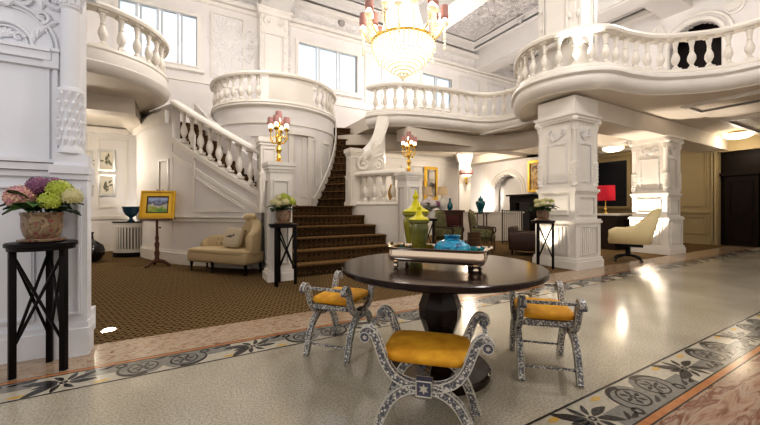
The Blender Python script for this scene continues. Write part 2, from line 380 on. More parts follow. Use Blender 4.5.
def border(ylo, yhi, x0, x1, inner_hi, off, idx):
    """inner_hi: True if the hall side (thin black line) is at yhi"""
    S = 1 if inner_hi else -1; yc = (ylo+yhi)/2
    def Y(v): return yc + S*v      # v>0 toward the hall
    blk, gry, gld, org = MB(), MB(), MB(), MB()
    def bar(mb, v0, v1, z=.002): a, b = sorted((Y(v0), Y(v1))); flat(mb, [(x0,a),(x1,a),(x1,b),(x0,b)], z)
    bar(blk, .152, .168); bar(blk, -.150, -.162); bar(org, -.162, -.205); bar(blk, -.205, -.214)
    x = x0 + off
    while x < x1-1.4:
        n = 30; top, bot = [], []
        for i in range(n+1):
            q = i/n; X = x+.14+1.06*q
            h = max(math.sqrt(max(0,.150**2-(X-x-c_)**2)) for c_ in (.53,.82)); base = -.06+.05*math.sin(PI*q)
            top.append((X, Y(max(base, min(.135, h-.005))))); bot.append((X, Y(-.148)))
        for k in range(n): flat(gry, [top[k], top[k+1], bot[k+1], bot[k]], .0008)
        for (cxr, a0, a1) in ((.53, -.6, 3.6), (.82, 3.6, -.3)):
            X = x+cxr
            arcp(blk, X, Y(-.005), .100, 0, 2*PI, .014, 24); arcp(blk, X, Y(-.005), .016, 0, 2*PI, .014, 8)
            for q in range(6):
                a = q*PI/3; leafp(blk, X+.025*math.cos(a), Y(-.005)+.025*math.sin(a), .058, a, .5, .1)
        arcp(blk, x+.50, Y(-.012), .140, S*1.1, S*3.7, .045, 16, True)
        arcp(blk, x+.85, Y(-.012), .140, S*2.0, S*(-.5), .045, 16, True)
        arcp(blk, x+.375, Y(-.10), .03, 0, 2*PI, .022, 10); arcp(blk, x+.98, Y(-.10), .03, 0, 2*PI, .022, 10)
        for q, a in ((.22,.3),(.26,-.2),(1.04,.15),(1.12,-.1),(.60,.1),(.70,.3)): leafp(blk, x+q, Y(-.115), .10, S*a, .34)
        # acanthus cluster
        for a, ln in ((.35,.17),(1.15,.11),(2.0,.12),(2.65,.22),(3.14,.14),(3.6,.22),(4.3,.11),(5.2,.12),(5.9,.17)):
            leafp(blk, x+.04+.035*math.cos(a), Y(0)+.035*math.sin(a)*S, ln, S*a, .36, -.12*S)
        arcp(blk, x+.04, Y(0), .018, 0, 2*PI, .016, 10)
        for q in (-.18, .28): leafp(gld, x+q-.05, Y(.112), .11, 0, .40, 0)
        x += 1.34
    o = gry.build('trim_%d' % idx, 'greymosaic', smooth=False); struct(o)
    for mb, mn in ((blk,'blackmosaic'),(gld,'goldmosaic'),(org,'orangeband')):
        p = mb.build('mosaic_inlay', mn, o, smooth=False)
border(1.02-.02, 1.34, -2, XR, True, .12, 1)      # yc=1.17
border(3.215, 3.53, -4.0, XR, False, .49, 2)

def vbox(name, x0, x1, y0, y1, z0, z1, m='wall'):
    return struct(MB().box(((x0+x1)/2, (y0+y1)/2, (z0+z1)/2), (x1-x0, y1-y0, z1-z0)).build(name, m, smooth=False))
# ---- back wall (y = YB) with window openings
ZW0, ZW1 = 6.08, 7.78
wins = []      # (x0,x1)
xa = onY(116, YB)[0]; xb = onY(199, YB)[0]
xc = onY(297, YB)[0]; xd = onY(358, YB)[0]
xe = onY(421, YB)[0]; xf = onY(452, YB)[0]
wins = [(xa, xb, 6.0, 7.78, 4), (xc, xd, 6.1, 7.78, 3), (xe, xf, 6.2, 7.75, 2)]
mb = MB(); zt = 9.4; ztop = 9.4
def wbox(x0, x1, z0, z1): mb.box(((x0+x1)/2, YB+.15, (z0+z1)/2), (x1-x0, .3, z1-z0))
px_ = XL
for (x0, x1, z0, z1, n) in wins:
    wbox(px_, x0, 0, ztop); wbox(x0, x1, 0, z0); wbox(x0, x1, z1, ztop); px_ = x1
wbox(px_, XR+.3, 0, ztop)
wall_back = struct(mb.build('wall_back', 'wall', smooth=False))
for i, (x0, x1, z0, z1, n) in enumerate(wins):
    o = struct(bpy.data.objects.new('window_%d' % (i+1), None)); COL.objects.link(o); o.location = (x0, YB, z0)
    o['label'] = ['wide daylit window above the left balcony', 'three-light daylit window behind the round tower', 'two-light daylit window below the chandelier'][i]
    T = wallT((x0, YB, 0), (1, 0)); W = x1-x0
    f = MB(T); f.ring(-.06, W+.06, z0-.06, z1+.06, .12, .05)
    f.box((W/2, z0-.12, .08), (W+.3, .1, .22), R=Matrix.Identity(3))
    f.build('window_frame', 'trim', o, world=True, smooth=False)
    for k in range(n):
        a0, a1 = W*k/n, W*(k+1)/n
        s_ = MB(T); s_.ring(a0+.02, a1-.02, z0, z1, .07, .05, -.12); s_.build('sash', 'frame', o, world=True, smooth=False)
        p_ = MB(T); p_.box(((a0+a1)/2, (z0+z1)/2, -.10), (a1-a0-.1, z1-z0-.08, .006), R=Matrix.Identity(3)); p_.build('pane', 'glasspane', o, world=True, smooth=False)
# mouldings on back wall
T = wallT((0, YB, 0), (1, 0)); mo = MB(T)
def bandb(mb, a0, a1, z, h, t): mb.box(((a0+a1)/2, z, t/2), (a1-a0, h, t), R=Matrix.Identity(3))
for z, h, t in ((1.0,.07,.05),(1.05,.03,.07),(.12,.24,.04),(3.62,.16,.12),(5.55,.08,.06),(8.3,.12,.12),(8.45,.12,.22),(9.1,.2,.3)): bandb(mo, XL, XR, z, h, t)
for a in (-3.2,-2.3,-.4,.6,4.6,5.7): mo.ring(a, a+.75, 1.3, 3.4, .05, .03)
for a in (7.4,9.2,10.9): mo.ring(a, a+1.2, 1.3, 3.3, .05, .03)
for a0, a1 in ((xb+.35, xc-1.9),(xd+.3, xd+1.2),(xf+.4, xf+1.9),(xf+2.4,xf+3.9),(xf+4.4,xf+5.9)):
    if a1-a0 > .4: mo.ring(a0, a1, 5.8, 8.05, .06, .04)
struct(mo.build('trim_3', 'trim', smooth=False))
# carved plaster reliefs on upper wall (swags and cartouches)
T2 = T.copy()
for i in range(3): T2[i][2] *= .6
mo = MB(T2)
for (a, b_, k) in ((xb+.6, 6.9, 1.), ((xb+xc)/2-.25, 7.1, 1.3), (xd+.75, 6.9, 1.), (xf+1.15, 6.9, 1.1), (xf+3.15, 6.9, 1.1), (xf+5.15, 6.9, 1.1), (2.2, 7.3, 1.)):
    for sg in (1,-1):
        mo.scroll(a+sg*.22*k, b_+.2*k, .2*k, 1.2, sg, PI/2, .04*k, .03); mo.scroll(a+sg*.16*k, b_-.28*k, .15*k, 1.2, -sg, -PI/2, .035*k, .03)
        for q in range(4): mo.leafrel(a+sg*.05, b_+.1*q*k, .32*k, PI/2-sg*(.5+.35*q), .4, .03)
    mo.ball((a, b_+.02, .04), (.12*k, .16*k, .05))
    for q in range(7): mo.ball((a, b_-.42*k-.09*q*k, .02), .045*k)
x = XL
while x < XR-.6:
    mo.scroll(x+.25, 8.72, .17, 1.2, 1, 0, .03, .05, 12); mo.leafrel(x+.42, 8.62, .26, .6, .4, .05); x += .62
struct(mo.build('trim_4', 'relief'))
mo = MB(T)
for a0, a1, z0, z1 in ((xb+.4, xc-1.95, 5.9, 8.0),(xc-1.1,xc-.2,5.9,8.0),(xd+.35,xd+1.15,5.9,8.0),(xf+.5,xf+1.8,5.9,8.0),(xf+2.5,xf+3.8,5.9,8.0),(xf+4.5,xf+5.8,5.9,8.0),(XL,XR,8.52,9.0)):
    mo.box(((a0+a1)/2,(z0+z1)/2,.012),(a1-a0,z1-z0,.024),R=Matrix.Identity(3))
struct(mo.build('trim_11', 'relief', smooth=False))

# end wall (x = XR): khaki lower wall with dark door, upper wall with arch opening
def yX(px): return onX(px, XR)[0]
yd1 = yX(718)
mb = MB(); T = wallT((XR, 0, 0), (0, -1))   # a = -y
ar_px = (668, 724); ya1, ya0 = yX(668), yX(724); zc = 7.35; ra = (ya1-ya0)/2; yc_ = (ya0+ya1)/2
def ebox(y0, y1, z0, z1): mb.box((XR+.2, (y0+y1)/2, (z0+z1)/2), (.4, y1-y0, z1-z0))
DZ = 3.25; yd0 = yd1-3.6
ebox(yd1, YB+.3, 0, 3.7); ebox(yd0, yd1, DZ, 3.7); ebox(YN, yd0, 0, 3.7)
wall_r = struct(mb.build('wall_right', 'khaki', smooth=False))
mb = MB()
ebox(ya1, YB+.3, 3.7, 9.4); ebox(YN, ya0, 3.7, 9.4); ebox(ya0, ya1, 3.7, 4.2)
n = 16
for i in range(n):       # wall above the arch
    y0 = yc_ - ra*math.cos(PI*i/n); y1 = yc_ - ra*math.cos(PI*(i+1)/n); z = zc + ra*min(math.sin(PI*i/n), math.sin(PI*(i+1)/n))
    ebox(y0, y1, z, 9.4)
struct(mb.build('wall_right_upper', 'wall', smooth=False))
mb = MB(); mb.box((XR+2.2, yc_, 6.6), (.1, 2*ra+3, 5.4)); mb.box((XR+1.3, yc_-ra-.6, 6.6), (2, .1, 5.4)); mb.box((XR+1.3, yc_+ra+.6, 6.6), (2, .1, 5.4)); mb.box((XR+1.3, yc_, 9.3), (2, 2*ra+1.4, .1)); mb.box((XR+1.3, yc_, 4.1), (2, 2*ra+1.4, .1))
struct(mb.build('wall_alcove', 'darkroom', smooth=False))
mb = MB(T); pts = [(-yc_+ra*1.04*math.cos(PI*i/20), zc+ra*1.04*math.sin(PI*i/20), .03) for i in range(21)]
mb.tube([(-yc_+ra*1.04, 4.2, .03)]+pts+[(-yc_-ra*1.04, 4.2, .03)], .09, 6)
pts = [(-yc_+ra*1.3*math.cos(PI*i/20), zc+ra*1.3*math.sin(PI*i/20), .03) for i in range(21)]; mb.tube(pts, .06, 6)
bandb(mb, -YB, -YN, 9.1, .2, .3); bandb(mb, -YB, -YN, 4.3, .2, .06)
for s_ in (-1,1):
    a = -yc_+s_*(ra+.9); mb.ring(a-.35, a+.35, 4.6, 7.4, .06, .04)
    for q in range(5): mb.leafrel(-yc_+s_*ra*1.1, zc+ra*.9, .5, PI/2-s_*(.2+.3*q), .35, .04)
    mb.scroll(-yc_+s_*ra*1.3, zc+ra*1.0, .3, 1.3, -s_, PI/2, .06, .04)
struct(mb.build('trim_5', 'trim'))
# khaki wall mouldings
mb = MB(T); 
for z, h, t in ((1.15,.06,.05),(.12,.26,.05),(3.6,.14,.1)): bandb(mb, -YB, -yd1-.15, z, h, t)
mb.ring(-yd1-.17, -yd1-.02, 0, DZ+.12, .14, .05)
mb.ring(-yd1-1.5, -yd1-.3, 1.35, 3.35, .04, .025); mb.ring(-yd1-1.5, -yd1-.3, .35, 1.0, .04, .025)
struct(mb.build('trim_6', 'khaki', smooth=False))
# door
o = struct(bpy.data.objects.new('door_1', None)); COL.objects.link(o); o.location = (XR, (yd0+yd1)/2, 0); o['label'] = 'tall dark wooden double doors at the far right end'
mb = MB(T); mb.box((-(yd0+yd1)/2, DZ/2, -.3), (yd1-yd0+.3, DZ, .06), R=Matrix.Identity(3)); mb.build('door_recess', 'darkdoor', o, world=True, smooth=False)
for k in range(4):
    a0 = -yd1+.12+k*.86; a1 = a0+.82
    mb = MB(T); mb.box(((a0+a1)/2, 1.2, -.2), (a1-a0, 2.4, .06), R=Matrix.Identity(3))
    for (b0, b1) in ((.15,.9),(1.05,2.25)): mb.ring(a0+.12, a1-.12, b0, b1, .04, .02, -.17)
    lf = mb.build('door_leaf', 'darkdoor', o, world=True, smooth=False)
    if k in (1,2):
        h_ = MB(T); h_.tube([((a1-.06 if k == 1 else a0+.06), 1.15, -.12), ((a1-.06 if k == 1 else a0+.06), 1.4, -.12)], .014, 6)
        q = h_.build('door_handle', 'brass', lf, world=False); q.data.transform(Matrix.Translation(-Vector(o.location)))
mb = MB(T); mb.box((-(yd0+yd1)/2, 2.47, -.17), (yd1-yd0, .1, .12), R=Matrix.Identity(3))
mb.build('door_transom', 'darkdoor', o, world=True, smooth=False)
# left outer wall, ceiling
vbox('wall_left', XL-.2, XL, 4.4, YB, 0, 9.4, 'wall')
struct(MB().box(((XL+XR)/2, (YN+YB)/2+.1, 9.5), (XR-XL+1, YB-YN+.6, .2)).build('ceiling', 'ceil', smooth=False))
mb = MB()
xb1 = onY(272, YB)[0]
for xx in (xb1, 8.6, 13.6): mb.box((xx, (YN+YB)/2, 8.95), (1.0, YB-YN, .95)); mb.box((xx, (YN+YB)/2, 8.55), (.7, YB-YN, .2))
for yy in (5.6,): mb.box(((XL+XR)/2, yy, 9.05), (XR-XL, .9, .75))
struct(mb.build('ceiling_beam', 'ceil', smooth=False))
mb = MB(); mb2 = MB()
xs = [XL, xb1-.5, xb1+.5, 8.1, 9.1, 13.1, 14.1, XR]; 
for k in range(0, 8, 2):
    for (y0, y1) in ((YN, 5.15), (6.05, YB)):
        a0, a1 = xs[k]+.3, xs[k+1]-.3
        Tc = Matrix(((1,0,0,0),(0,1,0,0),(0,0,-1,9.4),(0,0,0,1)))
        r_ = MB(Tc); r_.ring(a0, a1, y0+.3, y1-.3, .22, .12); r_.ring(a0+.6, a1-.6, y0+.9, y1-.9, .1, .08)
        mb.bm.from_mesh(r_.data('t', 'ceil', False))
        mb2.box(((a0+a1)/2, (y0+y1)/2, 9.385), (a1-a0-1.6, y1-y0-2.2, .04))
        q = MB(Tc)
        cx, cy = (a0+a1)/2, (y0+y1)/2
        for j in range(8):
            an = j*PI/4; q.scroll(cx+.8*math.cos(an), cy+.8*math.sin(an), .42, 1.3, 1 if j % 2 else -1, an, .06, .05); q.leafrel(cx+1.1*math.cos(an), cy+1.1*math.sin(an), .7, an+.4, .35, .05)
        mb2.bm.from_mesh(q.data('t', 'ceil'))
struct(mb.build('ceiling_moulding', 'ceil', smooth=False)); struct(mb2.build('ceiling_relief', 'ceilorn', smooth=True))

# lounge wall at x = 12.3 below the gallery, from y=6.2 to 13
LX = 12.3
a_y0, a_y1 = onX(521, LX)[0], onX(494, LX)[0]; zc = 2.05; ra = (a_y1-a_y0)/2; yc_ = (a_y0+a_y1)/2
mb = MB()
def lbox(y0, y1, z0, z1): mb.box((LX+.15, (y0+y1)/2, (z0+z1)/2), (.3, y1-y0, z1-z0))
lbox(8.2, a_y0, 0, 3.7); lbox(a_y1, YB, 0, 3.7); lbox(a_y0, a_y1, 0, .2)
for i in range(14):
    y0 = yc_ - ra*math.cos(PI*i/14); y1 = yc_ - ra*math.cos(PI*(i+1)/14); lbox(y0, y1, zc+ra*min(math.sin(PI*i/14), math.sin(PI*(i+1)/14)), 3.7)
mb.box((LX+.55, yc_, 1.85), (.1, ra*2+.5, 3.7)); struct(mb.build('wall_lounge', 'wall', smooth=False))
T = wallT((LX, 0, 0), (0, -1)); mb = MB(T)
for i0 in (1.1, 1.28): mb.tube([(-yc_+ra*i0, .2, .02)]+[(-yc_+ra*i0*math.cos(PI*i/16), zc+ra*i0*math.sin(PI*i/16), .02) for i in range(17)]+[(-yc_-ra*i0, .2, .02)], .04, 6)
for (a0, a1) in ((-YB, -a_y1-.3), (-a_y0+.3, -8.2)):
    for z, h, t in ((1.1,.06,.05),(.12,.24,.05)): bandb(mb, a0, a1, z, h, t)
bandb(mb, -YB, -8.2, 3.55, .2, .15)
mb.ring(-YB+.25, -a_y1-.45, 1.3, 3.3, .05, .03)
struct(mb.build('trim_7', 'trim', smooth=False))

# ================================================================= left arcade wall + pilaster
YA = 4.0
vbox('wall_arcade', -6.5, -.93, YA+.06, 4.76, 0, 4.6, 'daytinted')
T = wallT((0, YA+.06, 0), (1, 0)); mb = MB(T)
def band(z, h, t, a0=-6.5, a1=-.98): bandb(mb, a0, a1, z, h, t)
band(.1,.2,.05); band(.22,.05,.035); band(1.60,.05,.03); band(1.66,.06,.06); band(1.71,.03,.08)
band(2.56,.06,.04); band(2.62,.07,.07,-6.5,-1.02); band(2.67,.03,.09,-6.5,-1.02)
mb.ring(-1.62, -1.14, .32, 1.5, .03, .02); mb.ring(-2.9, -1.72, .32, 1.5, .03, .02)
mb.box((-1.05, 2.12, .01), (.018, .85, .02), R=Matrix.Identity(3)); mb.box((-1.0, 2.12, .015), (.03, .85, .03), R=Matrix.Identity(3))
mb.box((-1.02, 2.60, .03), (.10, .15, .06), R=Matrix.Identity(3)); mb.box((-1.02, 2.68, .035), (.12, .03, .09), R=Matrix.Identity(3))
struct(mb.build('trim_8', 'daytinted', smooth=False))
mb = MB(T)      # carved arch relief above the impost
for cx in (-1.31, -1.98):
    cz = 2.70; mb.T = T @ Matrix.Translation((cx, cz, 0)) @ Matrix.Diagonal((.40,.43,.5,1))
    for r_, th_ in ((.80,.035),(.72,.02),(.40,.035),(.32,.02)):
        mb.tube([(r_*math.cos(PI*i/24), r_*math.sin(PI*i/24), .02) for i in range(25)], th_, 6)
    for sg in (1,-1):
        mb.scroll(sg*.55, .62, .14, 1.4, sg, -PI/2, .045, .03); mb.scroll(sg*.2, .95, .18, 1.4, -sg, 0, .05, .03)
        mb.scroll(sg*.80, 1.02, .2, 1.4, sg, PI, .05, .03); mb.scroll(sg*.18, .14, .1, 1.2, sg, 0, .04, .02)
        for q in range(5): mb.leafrel(sg*(.42+.05*q), .1+.09*q, .24, PI/2-sg*(.1+.25*q), .5, .02)
        for q in range(5): mb.leafrel(sg*.55, .78+.09*q, .3, PI/2-sg*(.1+.4*q), .5, .02)
        for q in range(3): mb.leafrel(sg*.9, .5+.12*q, .26, PI/2-sg*(.2+.4*q), .5, .02)
    mb.ball((0, .86, .05), (.16,.2,.08)); mb.ball((0, 1.15, .06), (.13,.13,.1))
    for q in range(5): mb.leafrel(0, .1, .2, PI/2+(q-2)*.5, .5, .03)
struct(mb.build('trim_9', 'daytinted'))

def colonnette(mb, c, z0, z1, r, seg=14):
    """carved lower drum, plain shaft, leafy capital"""
    h = z1-z0; zb = z0+h*.38; zt = z1-h*.17
    mb.lathe([(r*1.35,z0),(r*1.35,z0+.03),(r*1.15,z0+.05),(r*1.2,zb-.06),(r*1.4,zb-.04),(r*1.3,zb-.01),(r*1.05,zb),(r*.98,zt),(r*1.2,zt+.02),(r*1.0,zt+.04),(r*1.25,z1-.05),(r*1.6,z1-.04),(r*1.6,z1)], (c[0],c[1],0), seg)
    for k in range(10):
        a = 2*PI*k/10
        for j in range(6):
            z = z0+.07+(zb-z0-.10)*j/6; b = a+(j%2)*.314; mb.tube([(c[0]+r*1.12*math.cos(b), c[1]+r*1.12*math.sin(b), z), (c[0]+r*1.3*math.cos(b+.12), c[1]+r*1.3*math.sin(b+.12), z+(zb-z0)*.08), (c[0]+r*1.2*math.cos(b+.2), c[1]+r*1.2*math.sin(b+.2), z+(zb-z0)*.13)], [r*.16, r*.24, r*.06], 5)
        for j in range(2):
            z = zt+.04+(z1-zt)*.4*j; b = a+j*.31
            mb.tube([(c[0]+r*math.cos(b), c[1]+r*math.sin(b), z), (c[0]+r*1.25*math.cos(b), c[1]+r*1.25*math.sin(b), z+(z1-zt)*.35), (c[0]+r*1.65*math.cos(b), c[1]+r*1.65*math.sin(b), z+(z1-zt)*.42)], [r*.25, r*.28, r*.1], 5)
o = thing('pilaster', 'cool white pilaster with carved half column at end of left wall', 'column', (-.86, 3.98, 0))
mb = MB(); R3 = Matrix.Identity(3)
for (w, d_, z0, z1) in ((.26,.18,0,.24),(.245,.16,.24,.29),(.225,.15,.29,1.55),(.25,.17,1.55,1.60),(.27,.19,1.60,1.67),(.225,.15,1.67,1.78)):
    mb.box((-.745-w/2+(w-.26)/2, YA+.06-d_/2+.02, (z0+z1)/2), (w, d_, z1-z0))
for z0, z1, dx in ((0,.24,.02),(1.55,1.67,.01),(.24,1.55,-.02)): mb.box((-.93+dx, 4.6, (z0+z1)/2), (.12, .3, z1-z0))
mb.ring if False else None
mb.build('plinth', 'daytinted', o, world=True, smooth=False)
T = wallT((0, YA-.07, 0), (1, 0)); mb = MB(T); mb.ring(-.945, -.80, .36, 1.48, .025, .015); mb.build('plinth_panel', 'daytinted', o, world=True, smooth=False)
mb = MB(); colonnette(mb, (-.885, YA-.02), 1.78, 3.3, .066, 20); mb.build('half_column', 'daytinted', o, world=True)
mb = MB(); mb.box((-.90, YA+.1, 4.0), (.30, .34, 1.4)); mb.box((-.885, YA-.02, 3.36), (.25,.2,.1)); mb.build('entablature', 'daytinted', o, world=True, smooth=False)
mb = MB()   # carved return edge
for k in range(26): mb.ball((-.93, 4.3+.05*(k % 2), 1.85+k*.11), (.035,.05,.055), 1)
mb.build('carved_edge', 'trim', o, world=True)

# ================================================================= columns
def column(label, x0, y0, w=.95):
    c = (x0+w/2, y0+w/2); o = thing('column', label, 'column', (c[0], c[1], 0), group=None); mb = MB()
    for (k, z0, z1) in ((1.10,0,.16),(1.06,.16,.22),(1.0,.22,.97),(1.06,.97,1.02),(1.02,1.02,1.06),(.90,1.06,1.62),(.94,1.62,1.66),(.99,1.66,1.72),(.9,1.72,1.78)):
        mb.box((0,0,(z0+z1)/2), (w*k, w*k, z1-z0))
    mb.build('plinth', 'trim', o, smooth=False)
    mb = MB()
    for j in range(4):
        T = Matrix.Rotation(j*PI/2, 4, 'Z') @ wallT((0, -w/2, 0), (1,0)); mb.T = T
        for q in range(7): mb.box((-.24+q*.08, .6, .01), (.045, .56, .03), R=R3)
        mb.ring(-.33, .33, .28, .92, .03, .02)
        mb.T = Matrix.Rotation(j*PI/2, 4, 'Z') @ wallT((0, -w*.45, 0), (1,0)); mb.ring(-.3, .3, 1.14, 1.56, .03, .02)
    mb.build('plinth_panel', 'trim', o, smooth=False)
    mb = MB(); mb.box((0,0,2.45), (w*.84, w*.84, 1.5)); mb.build('shaft', 'trim', o, smooth=False)
    mb = MB()
    for j in range(4):
        mb.T = Matrix.Rotation(j*PI/2, 4, 'Z') @ wallT((0, -w*.42, 0), (1,0)) @ Matrix.Diagonal((1,1,.55,1))
        mb.ring(-.24, .24, 1.85, 2.72, .035, .025)
        mb.scroll(-.12, 2.95, .09, 1.3, 1, PI/2, .025, .03); mb.scroll(.12, 2.95, .09, 1.3, -1, PI/2, .025, .03)
        for q in range(5): mb.leafrel(0, 2.8, .2, PI/2+(q-2)*.5, .4, .03)
    mb.build('carved_panel', 'relief', o)
    for sx in (-1,1):
        for sy in (-1,1):
            m2 = MB(); colonnette(m2, (sx*w*.41, sy*w*.41), 1.78, 3.2, .054, 12); m2.build('corner_colonnette', 'trim', o)
    mb = MB()
    for (k, z0, z1) in ((.95,3.18,3.22),(1.0,3.22,3.28),(1.06,3.28,3.34)): mb.box((0,0,(z0+z1)/2), (w*k, w*k, z1-z0))
    for sx in (-1,1):
        for sy in (-1,1): mb.T = Matrix.Translation((sx*w*.46, sy*w*.46, 0)); mb.ball((0,0,3.2), .075, 2)
    mb.T = Matrix.Identity(4)
    mb.box((0,0,3.5), (w*.92, w*.92, .4)); mb.build('capital', 'trim', o, smooth=False)
    return o, c
col1, c1 = column('white square column nearest the table, with plant stand beside it', 7.1, 4.15)
col2, c2 = column('white square column behind the pale yellow chair', 11.58, 4.2)
o = thing('upper_column', 'white upper column rising from gallery above nearest column', 'column', (c1[0], c1[1], 4.15)); mb = MB()
for (k, z0, z1) in ((1.0,0,.5),(.9,.5,4.2),(1.05,4.2,4.35),(1.2,4.35,4.4)): mb.box((0,0,(z0+z1)/2), (.95*k, .95*k, z1-z0))
mb.build('shaft', 'trim', o, smooth=False); mb = MB()
for j in range(4):
    mb.T = Matrix.Rotation(j*PI/2, 4, 'Z') @ wallT((0, -.43, 0), (1,0)); mb.ring(-.3, .3, .7, 3.6, .05, .03)
    for q in range(9): mb.leafrel(.36, .8+q*.4, .2, PI/2+.3, .5, .02); mb.leafrel(-.36, .8+q*.4, .2, PI/2-.3, .5, .02)
mb.build('carved_panel', 'trim', o)

# ================================================================= gallery slab, soffit, balconies
Z0, Z1, RT = 3.7, 4.17, 5.06
p1 = smoothpath([(9.9,.9),(9.9,1.5),(9.86,2.15),(9.72,2.66),(9.26,3.16),(8.76,3.5),(8.1,3.69),(7.45,3.80),(7.02,4.2),(6.86,4.75),(6.98,5.25),(7.4,5.75),(7.95,6.2)], 6)
p2 = smoothpath([(8.4,6.35),(8.85,6.7),(8.95,7.1),(8.75,7.7),(8.2,8.05),(7.4,8.15),(6.5,8.3),(5.58,8.56),(5.1,8.95),(4.92,9.3)], 6)
slabprof = [(.0,0),(.16,0),(.20,-.04),(.20,-.10),(.13,-.14),(.16,-.22),(.10,-.34),(.0,-.40),(-.05,-.42),(-.05,0)]
parp = [(-.10,0),(.10,0),(.12,.03),(.10,.09),(-.10,.09),(-.12,.03)]
hrp = [(-.13,-.10),(.13,-.10),(.15,-.05),(.13,0),(.05,.03),(-.05,.03),(-.13,0),(-.15,-.05)]
# slab polygon
poly = [(v_.x, v_.y) for v_ in p1] + [(8.1,6.3)] + [(v_.x, v_.y) for v_ in p2] + [(4.95,YB),(XR,YB),(XR,.9)]
bmx = MB(); bmx.prism(poly, Z0+.05, Z1); struct(bmx.build('gallery_floor', 'soffit', smooth=False))
bal_me = None
def baluster_mesh():
    m_ = MB(); h = .66
    m_.box((0,0,.02), (.15,.15,.04)); m_.box((0,0,h-.02), (.15,.15,.04))
    m_.lathe([(.05,.04),(.062,.06),(.04,.09),(.03,.11),(.055,.16),(.078,.22),(.072,.29),(.045,.36),(.032,.40),(.045,.42),(.032,.44),(.038,.50),(.052,.57),(.058,.60),(.05,.62)], seg=10)
    return m_.data('baluster', 'rail')
BME = baluster_mesh()
def add_bal(parent, loc, rz, sz=1.):
    b = bpy.data.objects.new('baluster', BME); COL.objects.link(b); b.parent = parent
    b.location = Vector(loc) - Vector(parent.location); b.rotation_euler = (0,0,rz); b.scale = (1,1,sz); return b
def to3(path, z): return [(p.x, p.y, z) for p in path]
def balcony(label, path, loc, step=.29, skip=(), flip=1, cprof=None):
    o = thing('balcony', label, 'balcony', loc)
    pr = lambda P_: [(a*flip, b) for a, b in P_]
    MB().sweep(to3(path, Z1), pr(cprof or slabprof)).build('cornice', 'trim', o, world=True, ang=.9)
    MB().sweep(to3(path, Z1), pr(parp)).build('plinth_rail', 'rail', o, world=True)
    MB().sweep(to3(path, RT-.03), pr(hrp)).build('handrail', 'rail', o, world=True)
    for i, (p, t) in enumerate(arclen(path, step)):
        if any(a <= i < b for a, b in skip): continue
        add_bal(o, (p.x, p.y, Z1+.09), math.atan2(t.y, t.x), (RT-.13-Z1-.09)/.66)
    return o
# outward is to the left/right of the direction of travel
b1 = balcony('curved white balustraded balcony around the nearest column at upper right', p1, (7.5, 3.9, Z1), .30, flip=-1)
b2 = balcony('curved white balustraded balcony behind the chandelier over the lounge', p2, (6.5, 8.4, Z1), .31, flip=-1)
pc = smoothpath([(7.95,6.2),(8.1,6.27),(8.25,6.3),(8.4,6.35)], 3)
o = thing('balcony', 'short recessed balustrade joining the two right balconies', 'balcony', (8.15, 6.3, Z1))
MB().sweep(to3(pc, Z1), [(-a,b_) for a,b_ in slabprof]).build('cornice', 'trim', o, world=True); MB().sweep(to3(pc, RT-.03), hrp).build('handrail', 'rail', o, world=True)
for p, t in arclen(pc, .3): add_bal(o, (p.x, p.y, Z1), math.atan2(t.y, t.x), (RT-.13-Z1)/.66)
mb = MB(); mb.box((9.9, 2.15-.45, 4.8), (.42,.42,1.3)); mb.box((9.9, 2.15-.45, 5.5), (.55,.55,.12))
for q in range(6): mb.ball((9.66, 1.7+.1*math.sin(q*2), 4.5+.2*q), (.08,.1,.1))
mb.build('newel_post', 'rail', b1, world=True, smooth=False)
# beams below the gallery
mb = MB()
mb.box((XR/2+c1[0]/2, c1[1], 3.52), (XR-c1[0], .8, .44)); mb.box((c2[0], 4.2+4.5, 3.55), (.7, 8, .36))
mb.box((11.0, 8.7, 3.55), (10.5, .6, .36))
struct(mb.build('ceiling_beam', 'soffit', smooth=False))
mb = MB(); path = [(p.x, p.y, 3.74) for p in smoothpath([(4.4,10.6,0),(5.0,10.0,0),(6.1,9.35,0),(7.4,8.75,0),(8.5,8.3,0),(9.2,7.5,0),(9.25,6.5,0),(8.8,5.55,0)], 5)]
mb.sweep(path, [(-.05,0),(-.3,0),(-.3,-.5),(-.22,-.55),(-.1,-.55),(-.05,-.5)]); struct(mb.build('ceiling_beam', 'soffit'))
Tc = Matrix(((1,0,0,0),(0,1,0,0),(0,0,-1,3.75),(0,0,0,1))); mb = MB(Tc)
mb.ring(8.4, 11.4, 5.3, 8.1, .12, .06); mb.ring(12.8, 15.8, 5.3, 8.1, .12, .06); mb.ring(12.8, 15.9, 1.4, 3.5, .12, .06); mb.ring(10.3,11.3,1.4,3.5,.1,.05); mb.ring(8.4,11.9,9.3,12.6,.12,.06)
struct(mb.build('ceiling_moulding', 'trim', smooth=False))

# left balcony
pl = smoothpath([(-2.9,8.1),(-2.2,7.98),(-1.6,7.92),(-1.15,8.05),(-.74,8.4),(-.48,9.0),(-.52,9.6),(-.8,10.3)], 6)
lprof = [(0,0),(.10,0),(.12,-.04),(.10,-.2),(.16,-.24),(.14,-.32),(.06,-.40),(0,-.42)]
poly = [(v_.x, v_.y) for v_ in pl] + [(-.75,YB),(XL,YB),(XL,8.0)]
struct(MB().prism(poly, Z0+.05, Z1).build('gallery_floor', 'soffit', smooth=False))
b3 = balcony('curved white balustraded balcony at upper left beyond the carved pilaster', pl, (-1.2, 8.0, Z1), .29, flip=1, cprof=lprof)
mb = MB(); mb.box((-2.3, 9.6, 3.58), (2.6, .5, .34)); mb.box((-1.2,10.9,3.6),(.4,2.4,.3)); struct(mb.build('ceiling_beam', 'soffit', smooth=False))

